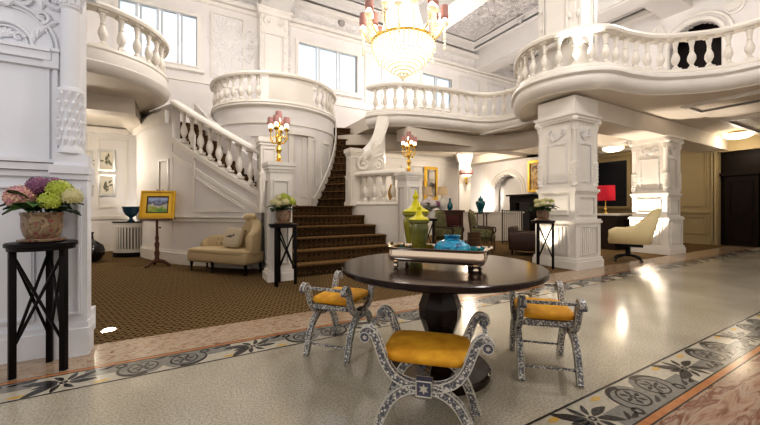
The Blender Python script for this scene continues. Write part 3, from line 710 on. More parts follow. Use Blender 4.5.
# ================================================================= round tower with balcony
DC, DR = (2.58, 11.35), 1.86
def arc(c, r, a0, a1, n): return [Vector((c[0]+r*math.cos(math.radians(a0+(a1-a0)*i/n)), c[1]+r*math.sin(math.radians(a0+(a1-a0)*i/n)), 0)) for i in range(n+1)]
mb = MB(); mb.lathe([(DR,0),(DR,4.17)], (DC[0],DC[1],0), 64); struct(mb.build('wall_tower', 'wall'))
mb = MB()
def drumring(a0, a1, z0, z1, w=.05, t=.03, R_=DR):
    for (za, zb) in ((z0, z0+w), (z1-w, z1)):
        mb.sweep([(p.x, p.y, za) for p in arc(DC, R_, a0, a1, 8)], [(-.02,0),(t,0),(t,zb-za),(-.02,zb-za)])
    da = math.degrees(w/R_)
    for aa in (a0, a1-da): mb.sweep([(p.x, p.y, z0) for p in arc(DC, R_, aa, aa+da, 1)], [(-.02,0),(t,0),(t,z1-z0),(-.02,z1-z0)])
for a in range(-150, -40, 22): drumring(a+3, a+18, 1.6, 3.3)
pa = arc(DC, DR, -200, 20, 60)
for z, h, t in ((1.35,.14,.05),(3.62,.05,.03)):
    if h: mb.sweep([(p.x,p.y,z) for p in pa], [(-.02,0),(t,0),(t,h),(-.02,h)])
# door case and pilaster strip on the tower
for a in (-93,-76): mb.sweep([(p.x,p.y,1.35) for p in arc(DC, DR, a, a+4, 2)], [(-.02,0),(.07,0),(.07,2.05),(-.02,2.05)])
mb.sweep([(p.x,p.y,3.35) for p in arc(DC, DR, -95, -70, 6)], [(-.02,0),(.12,0),(.12,.1),(-.02,.1)])
struct(mb.build('trim_10', 'trim', smooth=False))
pt = arc(DC, DR-.05, -195, 5, 60)
o = thing('balcony', 'round white tower balcony with solid middle panel below windows', 'balcony', (DC[0], DC[1]-DR, Z1))
MB().sweep(to3(pt, Z1), [(0,0),(.11,0),(.12,-.04),(.08,-.09),(0,-.12)]).build('cornice', 'trim', o, world=True)
MB().sweep(to3(pt, Z1), parp).build('plinth_rail', 'rail', o, world=True)
MB().sweep(to3(pt, RT-.03), hrp).build('handrail', 'rail', o, world=True)
# solid panel between px 267 and 315
def ang(px):   # angle on tower front for pixel
    best = None
    for a in range(-1700, 300, 5):
        A = math.radians(a/10); x, y = DC[0]+2*math.cos(A), DC[1]+2*math.sin(A)
        d = x*CT+y*ST; X = x*ST-y*CT; p = 380+F*X/d
        dot = math.cos(A)*(x)+math.sin(A)*(y)
        if dot < 0 and (best is None or abs(p-px) < best[0]): best = (abs(p-px), a/10)
    return best[1]
s0, s1 = ang(268), ang(316)
MB().sweep([(p.x,p.y,Z1+.09) for p in arc(DC, DR-.05, s0, s1, 16)], [(-.07,0),(.07,0),(.07,.70),(-.07,.70)]).build('parapet_panel', 'rail', o, world=True)
a = -190
while a < 0:
    if not (s0-3 < a < s1+3):
        A = math.radians(a); add_bal(o, (DC[0]+(DR-.05)*math.cos(A), DC[1]+(DR-.05)*math.sin(A), Z1+.09), A, 1.05)
    a += 8
# pilaster on back wall over the tower
o = thing('pilaster', 'broad flat carved pilaster on upper wall above the round tower', 'column', (xb1, YB, Z1)); mb = MB()
mb.box((xb1, YB-.2, 6.3), (1.0, .4, 4.3)); mb.box((xb1, YB-.25, 8.3), (1.15,.5,.14)); mb.box((xb1, YB-.25, 8.42), (1.25,.6,.1)); mb.build('shaft', 'trim', o, world=True, smooth=False)
mb = MB(wallT((xb1, YB-.4, 0), (1,0))); mb.ring(-.36,.36,6.0,7.6,.05,.03)
for sg in (-1,1): mb.scroll(sg*.22, 8.0, .16, 1.3, -sg, PI/2, .04, .02)
for q in range(10): mb.leafrel(-.44,5.6+q*.27,.22,PI/2-.3,.4,.02); mb.leafrel(.44,5.6+q*.27,.22,PI/2+.3,.4,.02)
mb.build('carved_panel', 'trim', o, world=True)

# ================================================================= staircases
RISE = .225; LAND = RISE*6
st = thing('staircase', 'wide carpeted lower stair flight between two candelabra pedestals', 'staircase', (2.9, 6.33, 0))
ends = [4.42, 4.26, 4.12, 4.0, 3.85, 3.66]
for k in range(6):
    y0 = 6.33+.3*k; z1 = RISE*(k+1); xl = 1.62 if k < 5 else .9; xr = ends[k]
    mb = MB()
    if k == 5:
        mb.prism([(1.7,y0),(xr,y0),(3.9,8.4),(4.6,9.1),(4.6,9.6),(DC[0]+1.9,DC[1]-.5),(DC[0],DC[1]),(1.0,11.0),(.5,10.0),(1.0,8.7),(1.7,8.0)], z1-.06, z1)
        mb.box(((1.7+xr)/2, y0+.03, z1-RISE/2-.02), (xr-1.7, .05, RISE-.04))
    else:
        mb.box(((xl+xr)/2, y0+.18, z1/2), (xr-xl, .36, z1))
    mb.sweep([(xl if k<5 else 1.7, y0, z1), (xr, y0, z1)], [(-.0,-.055),(.025,-.05),(.035,-.025),(.025,0),(0,0)])
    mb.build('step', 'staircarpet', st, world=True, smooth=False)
# side walls of the lower flight
def wallpath(name, pts, zb, zt_, t=.16, m='wall', parent=None):
    """vertical wall along plan points with per-point top heights"""
    mb = MB(); n = len(pts); A = []
    for i, p in enumerate(pts):
        a = pts[max(i-1,0)]; b = pts[min(i+1,n-1)]; d = Vector((b[0]-a[0], b[1]-a[1])).normalized(); nn = Vector((d.y,-d.x))*t/2
        zt = zt_[i] if isinstance(zt_, (list,tuple)) else zt_; z_b = zb[i] if isinstance(zb, (list,tuple)) else zb
        A.append([mb.v((p[0]+nn.x, p[1]+nn.y, z_b)), mb.v((p[0]+nn.x, p[1]+nn.y, zt)), mb.v((p[0]-nn.x, p[1]-nn.y, zt)), mb.v((p[0]-nn.x, p[1]-nn.y, z_b))])
    for a, b in zip(A, A[1:]):
        for k in range(4): j = (k+1) % 4; mb.f([a[k], a[j], b[j], b[k]])
    mb.f(A[0]); mb.f(A[-1][::-1])
    return mb.build(name, m, parent, world=parent is not None, ang=.5)
# right balustrade: from pedestal 2 up to the newel, on a low wall
P2 = (4.50, 6.52); P1 = (1.48, 6.33); NW = (3.78, 7.98)
o = struct(wallpath('wall_landing', [(4.54,6.6),(4.25,7.15),(3.95,7.65),(3.80,7.98)], 0, 1.36, .2, 'trim'))
q = smoothpath([(4.54,6.6,0),(4.25,7.15,0),(3.95,7.65,0),(3.80,7.98,0)], 4)
o = thing('balustrade', 'short white balustrade on landing wall left of the right candelabra', 'balustrade', (4.2, 7.2, 1.36))
MB().sweep([(p.x,p.y,1.36) for p in q], parp).build('plinth_rail', 'rail', o, world=True)
MB().sweep([(p.x,p.y,2.20) for p in q], hrp).build('handrail', 'rail', o, world=True)
for p, t in arclen(q, .27): add_bal(o, (p.x,p.y,1.45), math.atan2(t.y,t.x), 1.0)
# lower left wall of flight
struct(wallpath('wall_stair_side', [(1.5,6.5),(1.53,7.0),(1.53,7.5)], 0, [1.0,1.55,1.75], .16, 'trim'))
def pedestal(label, c, top=2.12):
    o = thing('pedestal', label, 'pedestal', (*c, 0)); mb = MB()
    for (w, z0, z1) in ((.48,0,.14),(.44,.14,.19),(.38,.19,1.94),(.42,1.94,1.99),(.46,1.99,2.05),(.50,2.05,top)): mb.box((0,0,(z0+z1)/2), (w,w,z1-z0))
    mb.build('shaft', 'trim', o, smooth=False); mb = MB()
    for j in range(4): mb.T = Matrix.Rotation(j*PI/2,4,'Z') @ wallT((0,-.19,0),(1,0)); mb.ring(-.14,.14,.3,1.80,.025,.018)
    mb.build('panel_moulding', 'trim', o, smooth=False)
    return o
pedestal('white square pedestal beside the middle plant stand, under left candelabra', P1)
pedestal('white square pedestal at right foot of the stairs, under right candelabra', P2)
def newel(label, c, z0, z1, w=.34, rz=0.):
    o = thing('newel_post', label, 'newel post', (*c, z0), rz); mb = MB(); h = z1-z0
    for (k, a, b) in ((1.15,0,.1),(1.,.1,h*.5),(1.08,h*.5,h*.53),(.92,h*.53,h-.16),(1.05,h-.16,h-.1),(1.2,h-.1,h)): mb.box((0,0,(a+b)/2), (w*k,w*k,b-a))
    mb.build('post', 'rail', o, smooth=False); mb = MB()
    for j in range(4): mb.T = Matrix.Rotation(j*PI/2,4,'Z') @ wallT((0,-w/2,0),(1,0)); mb.ring(-w*.32,w*.32,h*.58,h-.22,.02,.012,-.01); mb.ring(-w*.36,w*.36,.16,h*.46,.02,.012)
    mb.build('panel_moulding', 'rail', o, smooth=False); return o
newel('white panelled newel post at foot of the narrow upper stairs', NW, 1.36, 2.82, .33)
newel('white newel block at lower end of the sloping left balustrade', (1.53, 7.55), 1.2, 2.78, .38)
# upper right flight winding round the tower
st2 = thing('staircase', 'narrow dark carpeted upper stairs curving behind the round tower', 'staircase', (3.6, 9.2, LAND))
NS = 12
for k in range(NS):
    a0 = -66+4.6*k; a1 = a0+ (5.4 if k < NS-1 else 14); z1 = LAND+RISE*(k+1)
    ii = arc(DC, DR+.03, a0, a1, 3); oo = arc(DC, 3.25, a0, a1, 3)
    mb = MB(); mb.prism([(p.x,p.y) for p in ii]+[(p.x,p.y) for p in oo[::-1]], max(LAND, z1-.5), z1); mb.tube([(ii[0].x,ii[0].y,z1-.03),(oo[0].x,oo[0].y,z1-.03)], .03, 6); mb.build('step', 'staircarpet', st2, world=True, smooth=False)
# stringer on tower
mb = MB(); pts = arc(DC, DR+.05, -72, -8, 24); n = len(pts); A = []
for i, p in enumerate(pts):
    a = -72+64*i/(n-1); z = LAND+ RISE*max(0,(a+66)/4.6+1); nn = Vector((p.x-DC[0], p.y-DC[1], 0)).normalized()*.05
    A.append([mb.v((p.x,p.y,z-.1)), mb.v((p.x+nn.x,p.y+nn.y,z-.1)), mb.v((p.x+nn.x,p.y+nn.y,z+.22)), mb.v((p.x,p.y,z+.22))])
for a, b in zip(A, A[1:]):
    for k in range(4): j = (k+1) % 4; mb.f([a[k],a[j],b[j],b[k]])
mb.build('stringer', 'trim', st2, world=True)
# outer ramped parapet sweeping from newel up to the balcony
kp = [(356,8.75,2.62),(362,9.0,2.78),(369,9.25,2.98),(375.5,9.5,3.25),(380,9.75,3.6),(382.5,10.0,3.95),(383,10.35,4.2)]
kk = smoothpath([(*P(a,b_),c_) for a,b_,c_ in kp], 5); pts = kk; tops = [p.z for p in kk]
o = thing('stair_parapet', 'white parapet ramping up in an S curve from newel post to balcony', 'balustrade', (pts[0].x, pts[0].y, LAND))
wallpath('parapet_wall', [(p.x,p.y) for p in pts], LAND-.1, [t-.1 for t in tops], .14, 'trim', o)
mb = MB(); mb.sweep([(p.x,p.y,t) for p, t in zip(pts, tops)], [(-.15,-.24),(.15,-.24),(.2,-.12),(.15,0),(-.15,0),(-.2,-.12)]); mb.build('handrail', 'rail', o, world=True)
# scroll ornament at base of ramp
sx_, sy_ = P(362, 8.7); Tq = wallT((sx_, sy_, 0), (ST, -CT))
mb = MB(Tq); mb.scroll(.05, 2.42, .17, 1.6, 1, PI/2, .05, .05, 24); mb.scroll(.42, 2.40, .14, 1.4, -1, PI/2, .045, .05, 24)
for q_ in range(4): mb.leafrel(.25, 2.55+.05*q_, .35, .3+q_*.3, .35, .05)
mb.build('carved_scroll', 'rail', o, world=True)
# upper left flight: side wall, stringer, balustrade, steps
W = smoothpath([(1.45,7.62,0),(.80,8.2,0),(-.11,9.28,0),(-.60,10.25,0),(-.83,10.8,0),(-1.1,11.6,0)], 8)
cum = [0]
for a, b in zip(W, W[1:]): cum.append(cum[-1]+(b-a).length)
def railz(s): return 2.50 + .545*s
SE = next(c for c, p in zip(cum, W) if p.y > 9.35)
n_low = [i for i in range(len(W)) if cum[i] <= SE]
struct(wallpath('wall_under_stair', [(W[i].x,W[i].y) for i in n_low], 0, [railz(cum[i])-.92 for i in n_low], .16, 'wall'))
hi = [i for i in range(len(W)) if cum[i] >= SE-.01]
struct(wallpath('wall_under_stair_end', [(W[i].x,W[i].y) for i in hi], 0, 3.76, .18, 'wall'))
st3 = thing('staircase', 'upper left stair flight behind a sloping white balustrade', 'staircase', (W[0].x, W[0].y, LAND))
mb = MB(); mb.sweep([(W[i].x,W[i].y,railz(cum[i])) for i in n_low], hrp); mb.build('handrail', 'rail', st3, world=True)
mb = MB(); mb.sweep([(W[i].x,W[i].y,railz(cum[i])-.86) for i in n_low], [(-.12,-.12),(.13,-.12),(.16,-.05),(.12,.0),(-.12,0)]); mb.build('stringer', 'rail', st3, world=True)
mb = MB(); mb.sweep([(W[i].x,W[i].y,railz(cum[i])-1.25) for i in n_low], [(-.1,-.06),(.11,-.06),(.13,0),(.11,.04),(-.1,.04)]); mb.build('string_moulding', 'trim', st3, world=True)
def Wat(s):
    for i in range(len(W)-1):
        if cum[i+1] >= s:
            t = (s-cum[i])/(cum[i+1]-cum[i]); p = W[i].lerp(W[i+1], t); d = (W[i+1]-W[i]).normalized(); return p, d
    return W[-1], (W[-1]-W[-2]).normalized()
s = .3
while s < SE-.1:
    p, d = Wat(s); add_bal(st3, (p.x,p.y,railz(s)-.86), math.atan2(d.y,d.x), .76/.66); s += .265
for k in range(12):
    s = .15+.36*k; p, d = Wat(s); nn = Vector((d.y,-d.x,0)); c = p + d*.2 + nn*.72; z1 = LAND+ .2*(k+1)
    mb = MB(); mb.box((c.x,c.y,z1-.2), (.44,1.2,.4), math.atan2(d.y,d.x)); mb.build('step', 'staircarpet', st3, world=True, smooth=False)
# inner wall of left flight
p0, p1_ = [], []
for k in range(14):
    p, d = Wat(.0+.36*k); nn = Vector((d.y,-d.x,0)); c = p+nn*1.42; p0.append((c.x,c.y))
struct(wallpath('wall_stair_inner', p0[2:], 0, [LAND+.2*k+.55 for k in range(2,14)], .14, 'wall'))
# mouldings on the wall under the left flight
def wallsweep(mb, s0, s1, z, h, t, n=10):
    path = []
    for i in range(n+1):
        p, d = Wat(s0+(s1-s0)*i/n); path.append((p.x,p.y,z(s0+(s1-s0)*i/n) if callable(z) else z))
    mb.sweep(path, [(-.12-0,0),(-.08-t,0),(-.08-t,h),(-.12+.05,h)])
mb = MB(); ST_ = cum[-1]
wallsweep(mb, .2, ST_-.1, 0, .26, .05, 30); wallsweep(mb, .2, ST_-.1, .26, .05, .03, 30); wallsweep(mb, .2, ST_-.1, 1.0, .06, .05, 30); wallsweep(mb, .2, ST_-.1, 1.08, .03, .07, 30)
wallsweep(mb, SE+.1, ST_-.1, 3.3, .3, .12, 8)
wallsweep(mb, SE-.75, SE-.70, 1.22, 1.75, .03, 1); wallsweep(mb, .35, SE-.7, 1.22, .05, .03, 16)
wallsweep(mb, .35, SE-.7, lambda s: railz(s)-1.42, .05, .03, 16)
wallsweep(mb, SE+.15, SE+.2, 1.25, 1.2, .03, 1); wallsweep(mb, SE+.6, SE+.65, 1.25, 1.2, .03, 1); wallsweep(mb, SE+.15, SE+.65, 1.25, .05, .03, 3); wallsweep(mb, SE+.15, SE+.65, 2.42, .05, .03, 3)
struct(mb.build('baseboard_stair', 'trim', smooth=False))

# ================================================================= PLANT STANDS + HYDRANGEAS
def plant_stand(loc, rz, label, R_=.215, h=1.03, lr=.17):
    o = thing('plant_stand', label, 'stand', loc, rz, 'black plant stands with crossed struts')
    MB().lathe([(R_-.01,h-.035),(R_,h-.03),(R_,h-.006),(R_-.008,h)], seg=36).build('top', 'blackwood', o)
    MB().lathe([(lr+.03,h-.06),(lr+.03,h-.035)], seg=30).build('apron', 'blackwood', o)
    an = [0, 2*PI/3, 4*PI/3]
    for a in an: MB().box((lr*math.cos(a), lr*math.sin(a), (h-.05)/2), (.042,.042,h-.05), a, .004).build('leg', 'blackwood', o)
    for i in range(3):
        a, b = an[i], an[(i+1) % 3]
        pa_, pb_ = Vector((lr*math.cos(a), lr*math.sin(a), 0)), Vector((lr*math.cos(b), lr*math.sin(b), 0))
        for (z0, z1) in ((h-.08,.22),(.22,h-.08)): MB().tube([pa_+Vector((0,0,z0)), pb_+Vector((0,0,z1))], .011, 6).build('strut', 'blackwood', o)
    return o
def hydrangea(loc, label, heads, pr=.115, ph=.21, potmat='blossompot', seed=1, leaves=26, lsc=1.):
    rnd = random.Random(seed); o = thing('potted_hydrangea', label, 'plant', loc)
    MB().lathe([(pr*.85,0),(pr*1.12,.008),(pr*1.15,.022),(pr*.9,.03)], seg=28).build('saucer', potmat, o)
    MB().lathe([(pr*.68,.025),(pr*.86,.05),(pr*.98,ph*.5),(pr*.97,ph*.85),(pr*1.02,ph*.93),(pr*1.02,ph),(pr*.93,ph),(pr*.9,ph-.03)], seg=28).build('pot', potmat, o)
    MB().lathe([(.005,ph-.035),(pr*.92,ph-.03)], seg=20).build('soil', 'soil', o)
    mb = MB()
    for i in range(leaves):
        a = 2*PI*i/leaves*2.4+rnd.random()*.4; e = .1+rnd.random()*.9; ln = (.09+rnd.random()*.06)*lsc; z = ph-.01+rnd.random()*.09*lsc
        r0 = pr*(.3+.5*rnd.random()); A = []; dz = math.sin(e)*ln; dr = math.cos(e)*ln
        for q, w in ((0,.1),(.3,.8),(.6,.9),(1,.03)):
            r_ = r0+dr*q*1.1; zz = z+dz*q-.06*q*q*lsc; ww = w*ln*.46
            A.append([mb.v((r_*math.cos(a)-s_*ww*math.sin(a), r_*math.sin(a)+s_*ww*math.cos(a), zz+(.012 if s_ else 0))) for s_ in (-1,0,1)])
        for p_, q_ in zip(A, A[1:]):
            for k in range(2): mb.f([p_[k],p_[k+1],q_[k+1],q_[k]])
    for (hx,hy,hz,hr,_m) in heads: mb.tube([(hx*.2,hy*.2,ph-.03),(hx*.8,hy*.8,hz-hr*.5)], .005, 5)
    mb.build('foliage', 'leaf', o)
    for (hx,hy,hz,hr,hm) in heads:
        mb = MB(); mb.ball((hx,hy,hz), (hr*.8,hr*.8,hr*.68), 2); nf = 95
        for i in range(nf):
            z = 1-1.75*(i+.5)/nf; r_ = math.sqrt(max(0,1-z*z)); a = i*2.39996; n_ = Vector((r_*math.cos(a), r_*math.sin(a), z*.85)).normalized()
            c = Vector((hx,hy,hz))+n_*hr*(.88+.12*rnd.random()); u = n_.orthogonal().normalized(); w = n_.cross(u); t0 = rnd.random()*PI; s_ = hr*.20
            for j in range(4):
                t = t0+j*PI/2; d1 = u*math.cos(t)+w*math.sin(t); d2 = -u*math.sin(t)+w*math.cos(t)
                mb.f([mb.v(c), mb.v(c+(d1+d2*.6)*s_*.8+n_*.003), mb.v(c+d1*s_*1.35+n_*.006), mb.v(c+(d1-d2*.6)*s_*.8+n_*.003)])
        mb.build('flower_head', hm, o, smooth=False)
    return o
def cvec(dx, dd):  # camera-plan offset -> world offset
    return (dd*CT+dx*ST, dd*ST-dx*CT)
sL = cw(-2.71, 2.73); stL = plant_stand(sL, math.atan2(*cvec(.2,.0)[::-1]), 'black round-topped plant stand in front of the left pilaster')
def hd(l): return [(*cvec(x, y), z, r, m_) for x, y, z, r, m_ in l]
hydrangea((*sL, 1.031), 'potted hydrangea with pink, mauve and lime heads on the left stand',
  hd([(-.115,-.06,.35,.095,'fpink'),(-.06,.03,.44,.08,'fpurple'),(.02,.07,.45,.07,'fpurple'),(.12,.02,.41,.085,'flime'),(.115,-.06,.32,.07,'flime'),(.21,.03,.36,.07,'fcream'),(-.13,.08,.40,.07,'fpink')]), pr=.128, ph=.235, seed=3, leaves=46, lsc=1.2)
sM = cw(-1.645, 5.80); copy_tree(stL, None, sM, math.radians(100), 'black round-topped plant stand in front of the left candelabra pedestal').scale = (1.15,1.15,1)
hydrangea((*sM, 1.031), 'small potted hydrangea with cream and lime heads on the middle stand',
  hd([(-.12,-.04,.33,.055,'fcream'),(-.04,-.08,.30,.06,'fcream'),(.05,-.08,.33,.06,'fcream'),(.13,-.03,.33,.055,'flime'),(.03,.0,.39,.065,'flime'),(-.07,.02,.39,.06,'fcream'),(.09,.07,.38,.05,'fcream'),(-.02,.08,.43,.05,'flime')]), pr=.105, seed=5, leaves=34, lsc=1.1).scale = (1.2,1.2,1.1)
sR = P(543, 7.3); copy_tree(stL, None, sR, math.radians(65), 'black round-topped plant stand at the foot of the near column').scale = (1.12,1.12,1)
hydrangea((*sR, 1.031), 'potted cream flowers in a pinkish pot on stand by near column',
  hd([(-.13,-.04,.31,.05,'fcream'),(-.03,-.07,.33,.055,'fcream'),(.08,-.06,.31,.05,'fcream'),(.16,-.03,.33,.05,'fwhite'),(0,.04,.39,.055,'fcream'),(.18,.04,.39,.045,'flime'),(-.1,.05,.40,.045,'fcream'),(.09,.03,.42,.045,'fcream')]), pr=.11, seed=9, leaves=44, lsc=1.3).scale = (1.15,1.15,1.05)

# ================================================================= ROUND TABLE
TC = cw(.482, 2.73); TZ = .85
o = thing('round_table', 'large round dark walnut pedestal table with stools around it', 'table', (*TC, 0))
MB().lathe([(.73,TZ-.055),(.775,TZ-.045),(.788,TZ-.035),(.788,TZ-.006),(.78,TZ)], seg=96).build('tabletop', 'walnut', o)
MB().lathe([(.20,.055),(.12,.11),(.085,.16),(.085,.21),(.165,.43),(.17,.52),(.12,.66),(.13,.72),(.26,.796)], seg=8, a0=.2, a1=.2+2*PI).build('pedestal', 'walnut', o, ang=.15)
MB().lathe([(.385,0),(.39,.01),(.39,.045),(.375,.058)], seg=64).build('base', 'walnut', o)

# ================================================================= STOOLS
def ribbon(mb, pts, w, y0, y1):
    pts = [Vector(p) for p in pts]; n = len(pts); A = []; ww = w if isinstance(w, list) else [w]*n
    for i, p in enumerate(pts):
        t = (pts[min(i+1,n-1)]-pts[max(i-1,0)]).normalized(); nn = Vector((-t.y, t.x))*ww[i]/2; a, b = p+nn, p-nn
        A.append([mb.v((a.x,y0,a.y)), mb.v((b.x,y0,b.y)), mb.v((b.x,y1,b.y)), mb.v((a.x,y1,a.y))])
    for a, b in zip(A, A[1:]):
        for k in range(4): j = (k+1) % 4; mb.f([a[k],a[j],b[j],b[k]])
    mb.f(A[0]); mb.f(A[-1][::-1])
def sm2(pts, n=6): return [(v_.x, v_.y) for v_ in smoothpath([(a,b,0) for a,b in pts], n)]
def offs(pts, o_):
    out = []; q = [Vector(p) for p in pts]
    for i, p in enumerate(q):
        t = (q[min(i+1,len(q)-1)]-q[max(i-1,0)]).normalized(); out.append((p.x-t.y*o_, p.y+t.x*o_))
    return out
ARM = sm2([(0,.345),(.09,.352),(.165,.39),(.215,.455),(.245,.53),(.272,.595),(.305,.622),(.335,.607),(.338,.58)])
LEG = sm2([(0,.335),(.085,.325),(.165,.275),(.22,.19),(.255,.10),(.282,.02),(.30,.0)])
def stool_frame(parent, y, name='frame'):
    mb = MB(); y0, y1 = y-.02, y+.02
    for sg in (1,-1):
        ribbon(mb, [(sg*a,b) for a,b in ARM], .043, y0, y1); ribbon(mb, [(sg*a,b) for a,b in LEG], .048, y0, y1)
        mb.lathe([(.036,-.024),(.036,.024)], (0,0,0), 16) if False else None
    fr = mb.build(name, 'inlay', parent, smooth=False)
    mb = MB()
    for sg in (1,-1):
        for pth, hw in ((ARM,.021),(LEG,.022)):
            for o_ in (hw,-hw):
                q = offs([(sg*a,b) for a,b in pth], o_)
                for yy in (y0, y1): mb.tube([(a,yy,b) for a,b in q], .0036, 4)
    mb.build('bone_edging', 'bone', fr, smooth=False)
    def star(mb, cx, cz, r, yy):
        mb.f([mb.v((cx+(r if k % 2 == 0 else r*.5)*math.cos(PI*k/6+PI/6), yy, cz+(r if k % 2 == 0 else r*.5)*math.sin(PI*k/6+PI/6))) for k in range(12)])
    def two(mb, n0, name):
        q = mb.build(name, ['slate','bone'], fr, smooth=False)
        for p in q.data.polygons: p.material_index = 1 if p.index >= n0 else 0
    for sg in (1,-1):
        mb = MB(); ring_ = []
        for yy in (y-.026, y+.026): ring_.append([mb.v((sg*.325+.030*math.cos(2*PI*k/18), yy, .587+.030*math.sin(2*PI*k/18))) for k in range(18)])
        for k in range(18): j=(k+1)%18; mb.f([ring_[0][k],ring_[0][j],ring_[1][j],ring_[1][k]])
        mb.f(ring_[0]); mb.f(ring_[1][::-1]); n0 = len(mb.bm.faces)
        for yy in (y-.0275, y+.0275):
            star(mb, sg*.325,.587,.016,yy); mb.tube([(sg*.325+.027*math.cos(2*PI*k/18), yy, .587+.027*math.sin(2*PI*k/18)) for k in range(19)], .003, 4)
        two(mb, n0, 'scroll_disc')
    mb = MB(); mb.box((0,y,.342), (.085,.052,.085)); n0 = len(mb.bm.faces)
    for yy in (y-.0275, y+.0275):
        star(mb, 0,.342,.028,yy); mb.tube([(-.04,yy,.302),(.04,yy,.302),(.04,yy,.382),(-.04,yy,.382),(-.04,yy,.302)], .005, 4)
    two(mb, n0, 'boss')
    return fr
def stool(loc, rz, label):
    o = thing('curule_stool', label, 'stool', loc, rz, 'inlaid stools around the round table')
    for y in (-.20,.20): stool_frame(o, y, 'side_frame')
    for sg in (1,-1):
        m_ = MB(); m_.box((sg*.322,0,.605), (.022,.37,.022)); m_.build('hand_rail', 'inlay', o, smooth=False)
        m_ = MB(); m_.box((sg*.255,0,.10), (.016,.37,.016)); m_.build('stretcher', 'inlay', o, smooth=False)
        m_ = MB(); m_.box((sg*.215,0,.425), (.03,.33,.04)); m_.build('seat_rail', 'inlay', o, smooth=False)
    MB().box((0,0,.345),(.03,.37,.03)).build('cross_bar','inlay',o,smooth=False)
    mb = MB(); mb.sup((0,0,.476), (.248,.205,.040), (.7,.38), 32); mb.build('seat_cushion', 'mustard', o, ang=3)
    return o
def camang(dx, dd): w = cvec(dx, dd); return math.atan2(w[1], w[0])
s1_ = stool(cw(.285,2.015), camang(.603,-.15), 'mustard velvet stool with bone inlay nearest the camera')
copy_tree(s1_, None, cw(-.36,3.2), camang(.36,.93), 'mustard stool with bone inlay left of the table, on the carpet side')
copy_tree(s1_, None, cw(1.335,2.80), camang(.25,.97), 'mustard stool with bone inlay right of the table')

# ================================================================= TRAY AND VESSELS
ta = camang(.535,-.22); tcn = cw(.44, 2.58)
o = thing('serving_tray', 'deep polished silver footed tray on the dark round table', 'tray', (*tcn, TZ), ta)
Lx, Wy = .34, .155
def rrect(hx, hy, r, n=5):
    out = []
    for (cx, cy, a0) in ((hx-r,hy-r,0),(-hx+r,hy-r,PI/2),(-hx+r,-hy+r,PI),(hx-r,-hy+r,1.5*PI)):
        for i in range(n+1): a = a0+PI/2*i/n; out.append((cx+r*math.cos(a), cy+r*math.sin(a)))
    return out
rr_ = rrect(Lx, Wy, .05)
MB().sweep([(x,y,.055) for x,y in rr_], [(0,0),(.006,.0),(.013,.015),(.016,.035),(.016,.055),(.013,.075),(.010,.088),(.020,.098),(.020,.103),(.0,.100),(-.002,.085),(-.002,.01)], closed=True).build('tray_wall', 'silver', o, ang=1.2)
MB().prism(rr_, .052, .062).build('tray_floor', 'silver', o, smooth=False)
for sg in (1,-1):
    MB().tube([(sg*(Lx+.01),-.07,.145),(sg*(Lx+.045),-.05,.165),(sg*(Lx+.05),0,.168),(sg*(Lx+.045),.05,.165),(sg*(Lx+.01),.07,.145)], .011, 8).build('handle', 'silver', o)
    for sy in (1,-1):
        MB().lathe([(.004,0),(.018,.006),(.021,.018),(.014,.032),(.02,.042),(.03,.05),(.03,.056)], (sg*(Lx-.05), sy*(Wy-.02), 0), 14).build('foot', 'silver', o)
def jar(name, label, loc, sc_, bodym, lidm, wd=None):
    o = thing(name, label, 'jar', loc); k = sc_; w = wd or sc_
    MB().lathe([(.045*w,0),(.05*w,.012*k),(.048*w,.03*k),(.060*w,.09*k),(.080*w,.20*k),(.094*w,.31*k),(.096*w,.345*k),(.088*w,.37*k),(.086*w,.38*k),(.104*w,.40*k),(.104*w,.415*k),(.08*w,.42*k)], seg=28).build('body', bodym, o)
    MB().lathe([(.100*w,.42*k),(.100*w,.43*k),(.085*w,.442*k),(.052*w,.46*k),(.034*w,.485*k),(.026*w,.51*k),(.014*w,.53*k),(.022*w,.543*k),(.024*w,.56*k),(.012*w,.58*k),(.008*w,.60*k),(.002*w,.615*k)], seg=24).build('lid', lidm, o)
    return o
jar('lidded_jar', 'tall yellow-green lidded jar standing behind the silver tray', (*cw(.31,2.95), TZ), .99, 'lime', 'limelid', 1.12)
jar('lidded_jar', 'shorter olive lidded jar with pointed yellow lid in the silver tray', (*cw(.305,2.66), TZ+.063), .70, 'olive', 'limelid', .80)
o = thing('squat_vase', 'squat turquoise mottled glass vase in the silver tray', 'vase', (*cw(.54,2.55), TZ+.063))
MB().lathe([(.05,0),(.1,.01),(.130,.045),(.137,.078),(.127,.112),(.09,.14),(.058,.152),(.052,.163),(.064,.182),(.056,.182),(.044,.16),(.02,.12)], seg=36).build('body', 'turq', o)
mb = MB()
for a in range(9): mb.scroll(0,0,.01,.5,1,0,.001) if False else mb.tube([(.118*math.cos(a*.7),.118*math.sin(a*.7),.104),(.09*math.cos(a*.7+.15),.09*math.sin(a*.7+.15),.130)], .006, 5)
mb.build('relief_ribs', 'turq', o)
o = thing('wicker_cup', 'brown wicker cup behind the turquoise vase on the table', 'cup', (*cw(.775,2.80), TZ))
MB().lathe([(.042,0),(.05,.01),(.055,.24),(.06,.25),(.05,.25),(.045,.02)], seg=20).build('body', 'wicker', o)
mb = MB()
for k in range(8): mb.lathe([(.052,0),(.058,.006),(.052,.012)], (0,0,.02+k*.029), 20, cap=False)
mb.build('woven_bands', 'wicker', o)

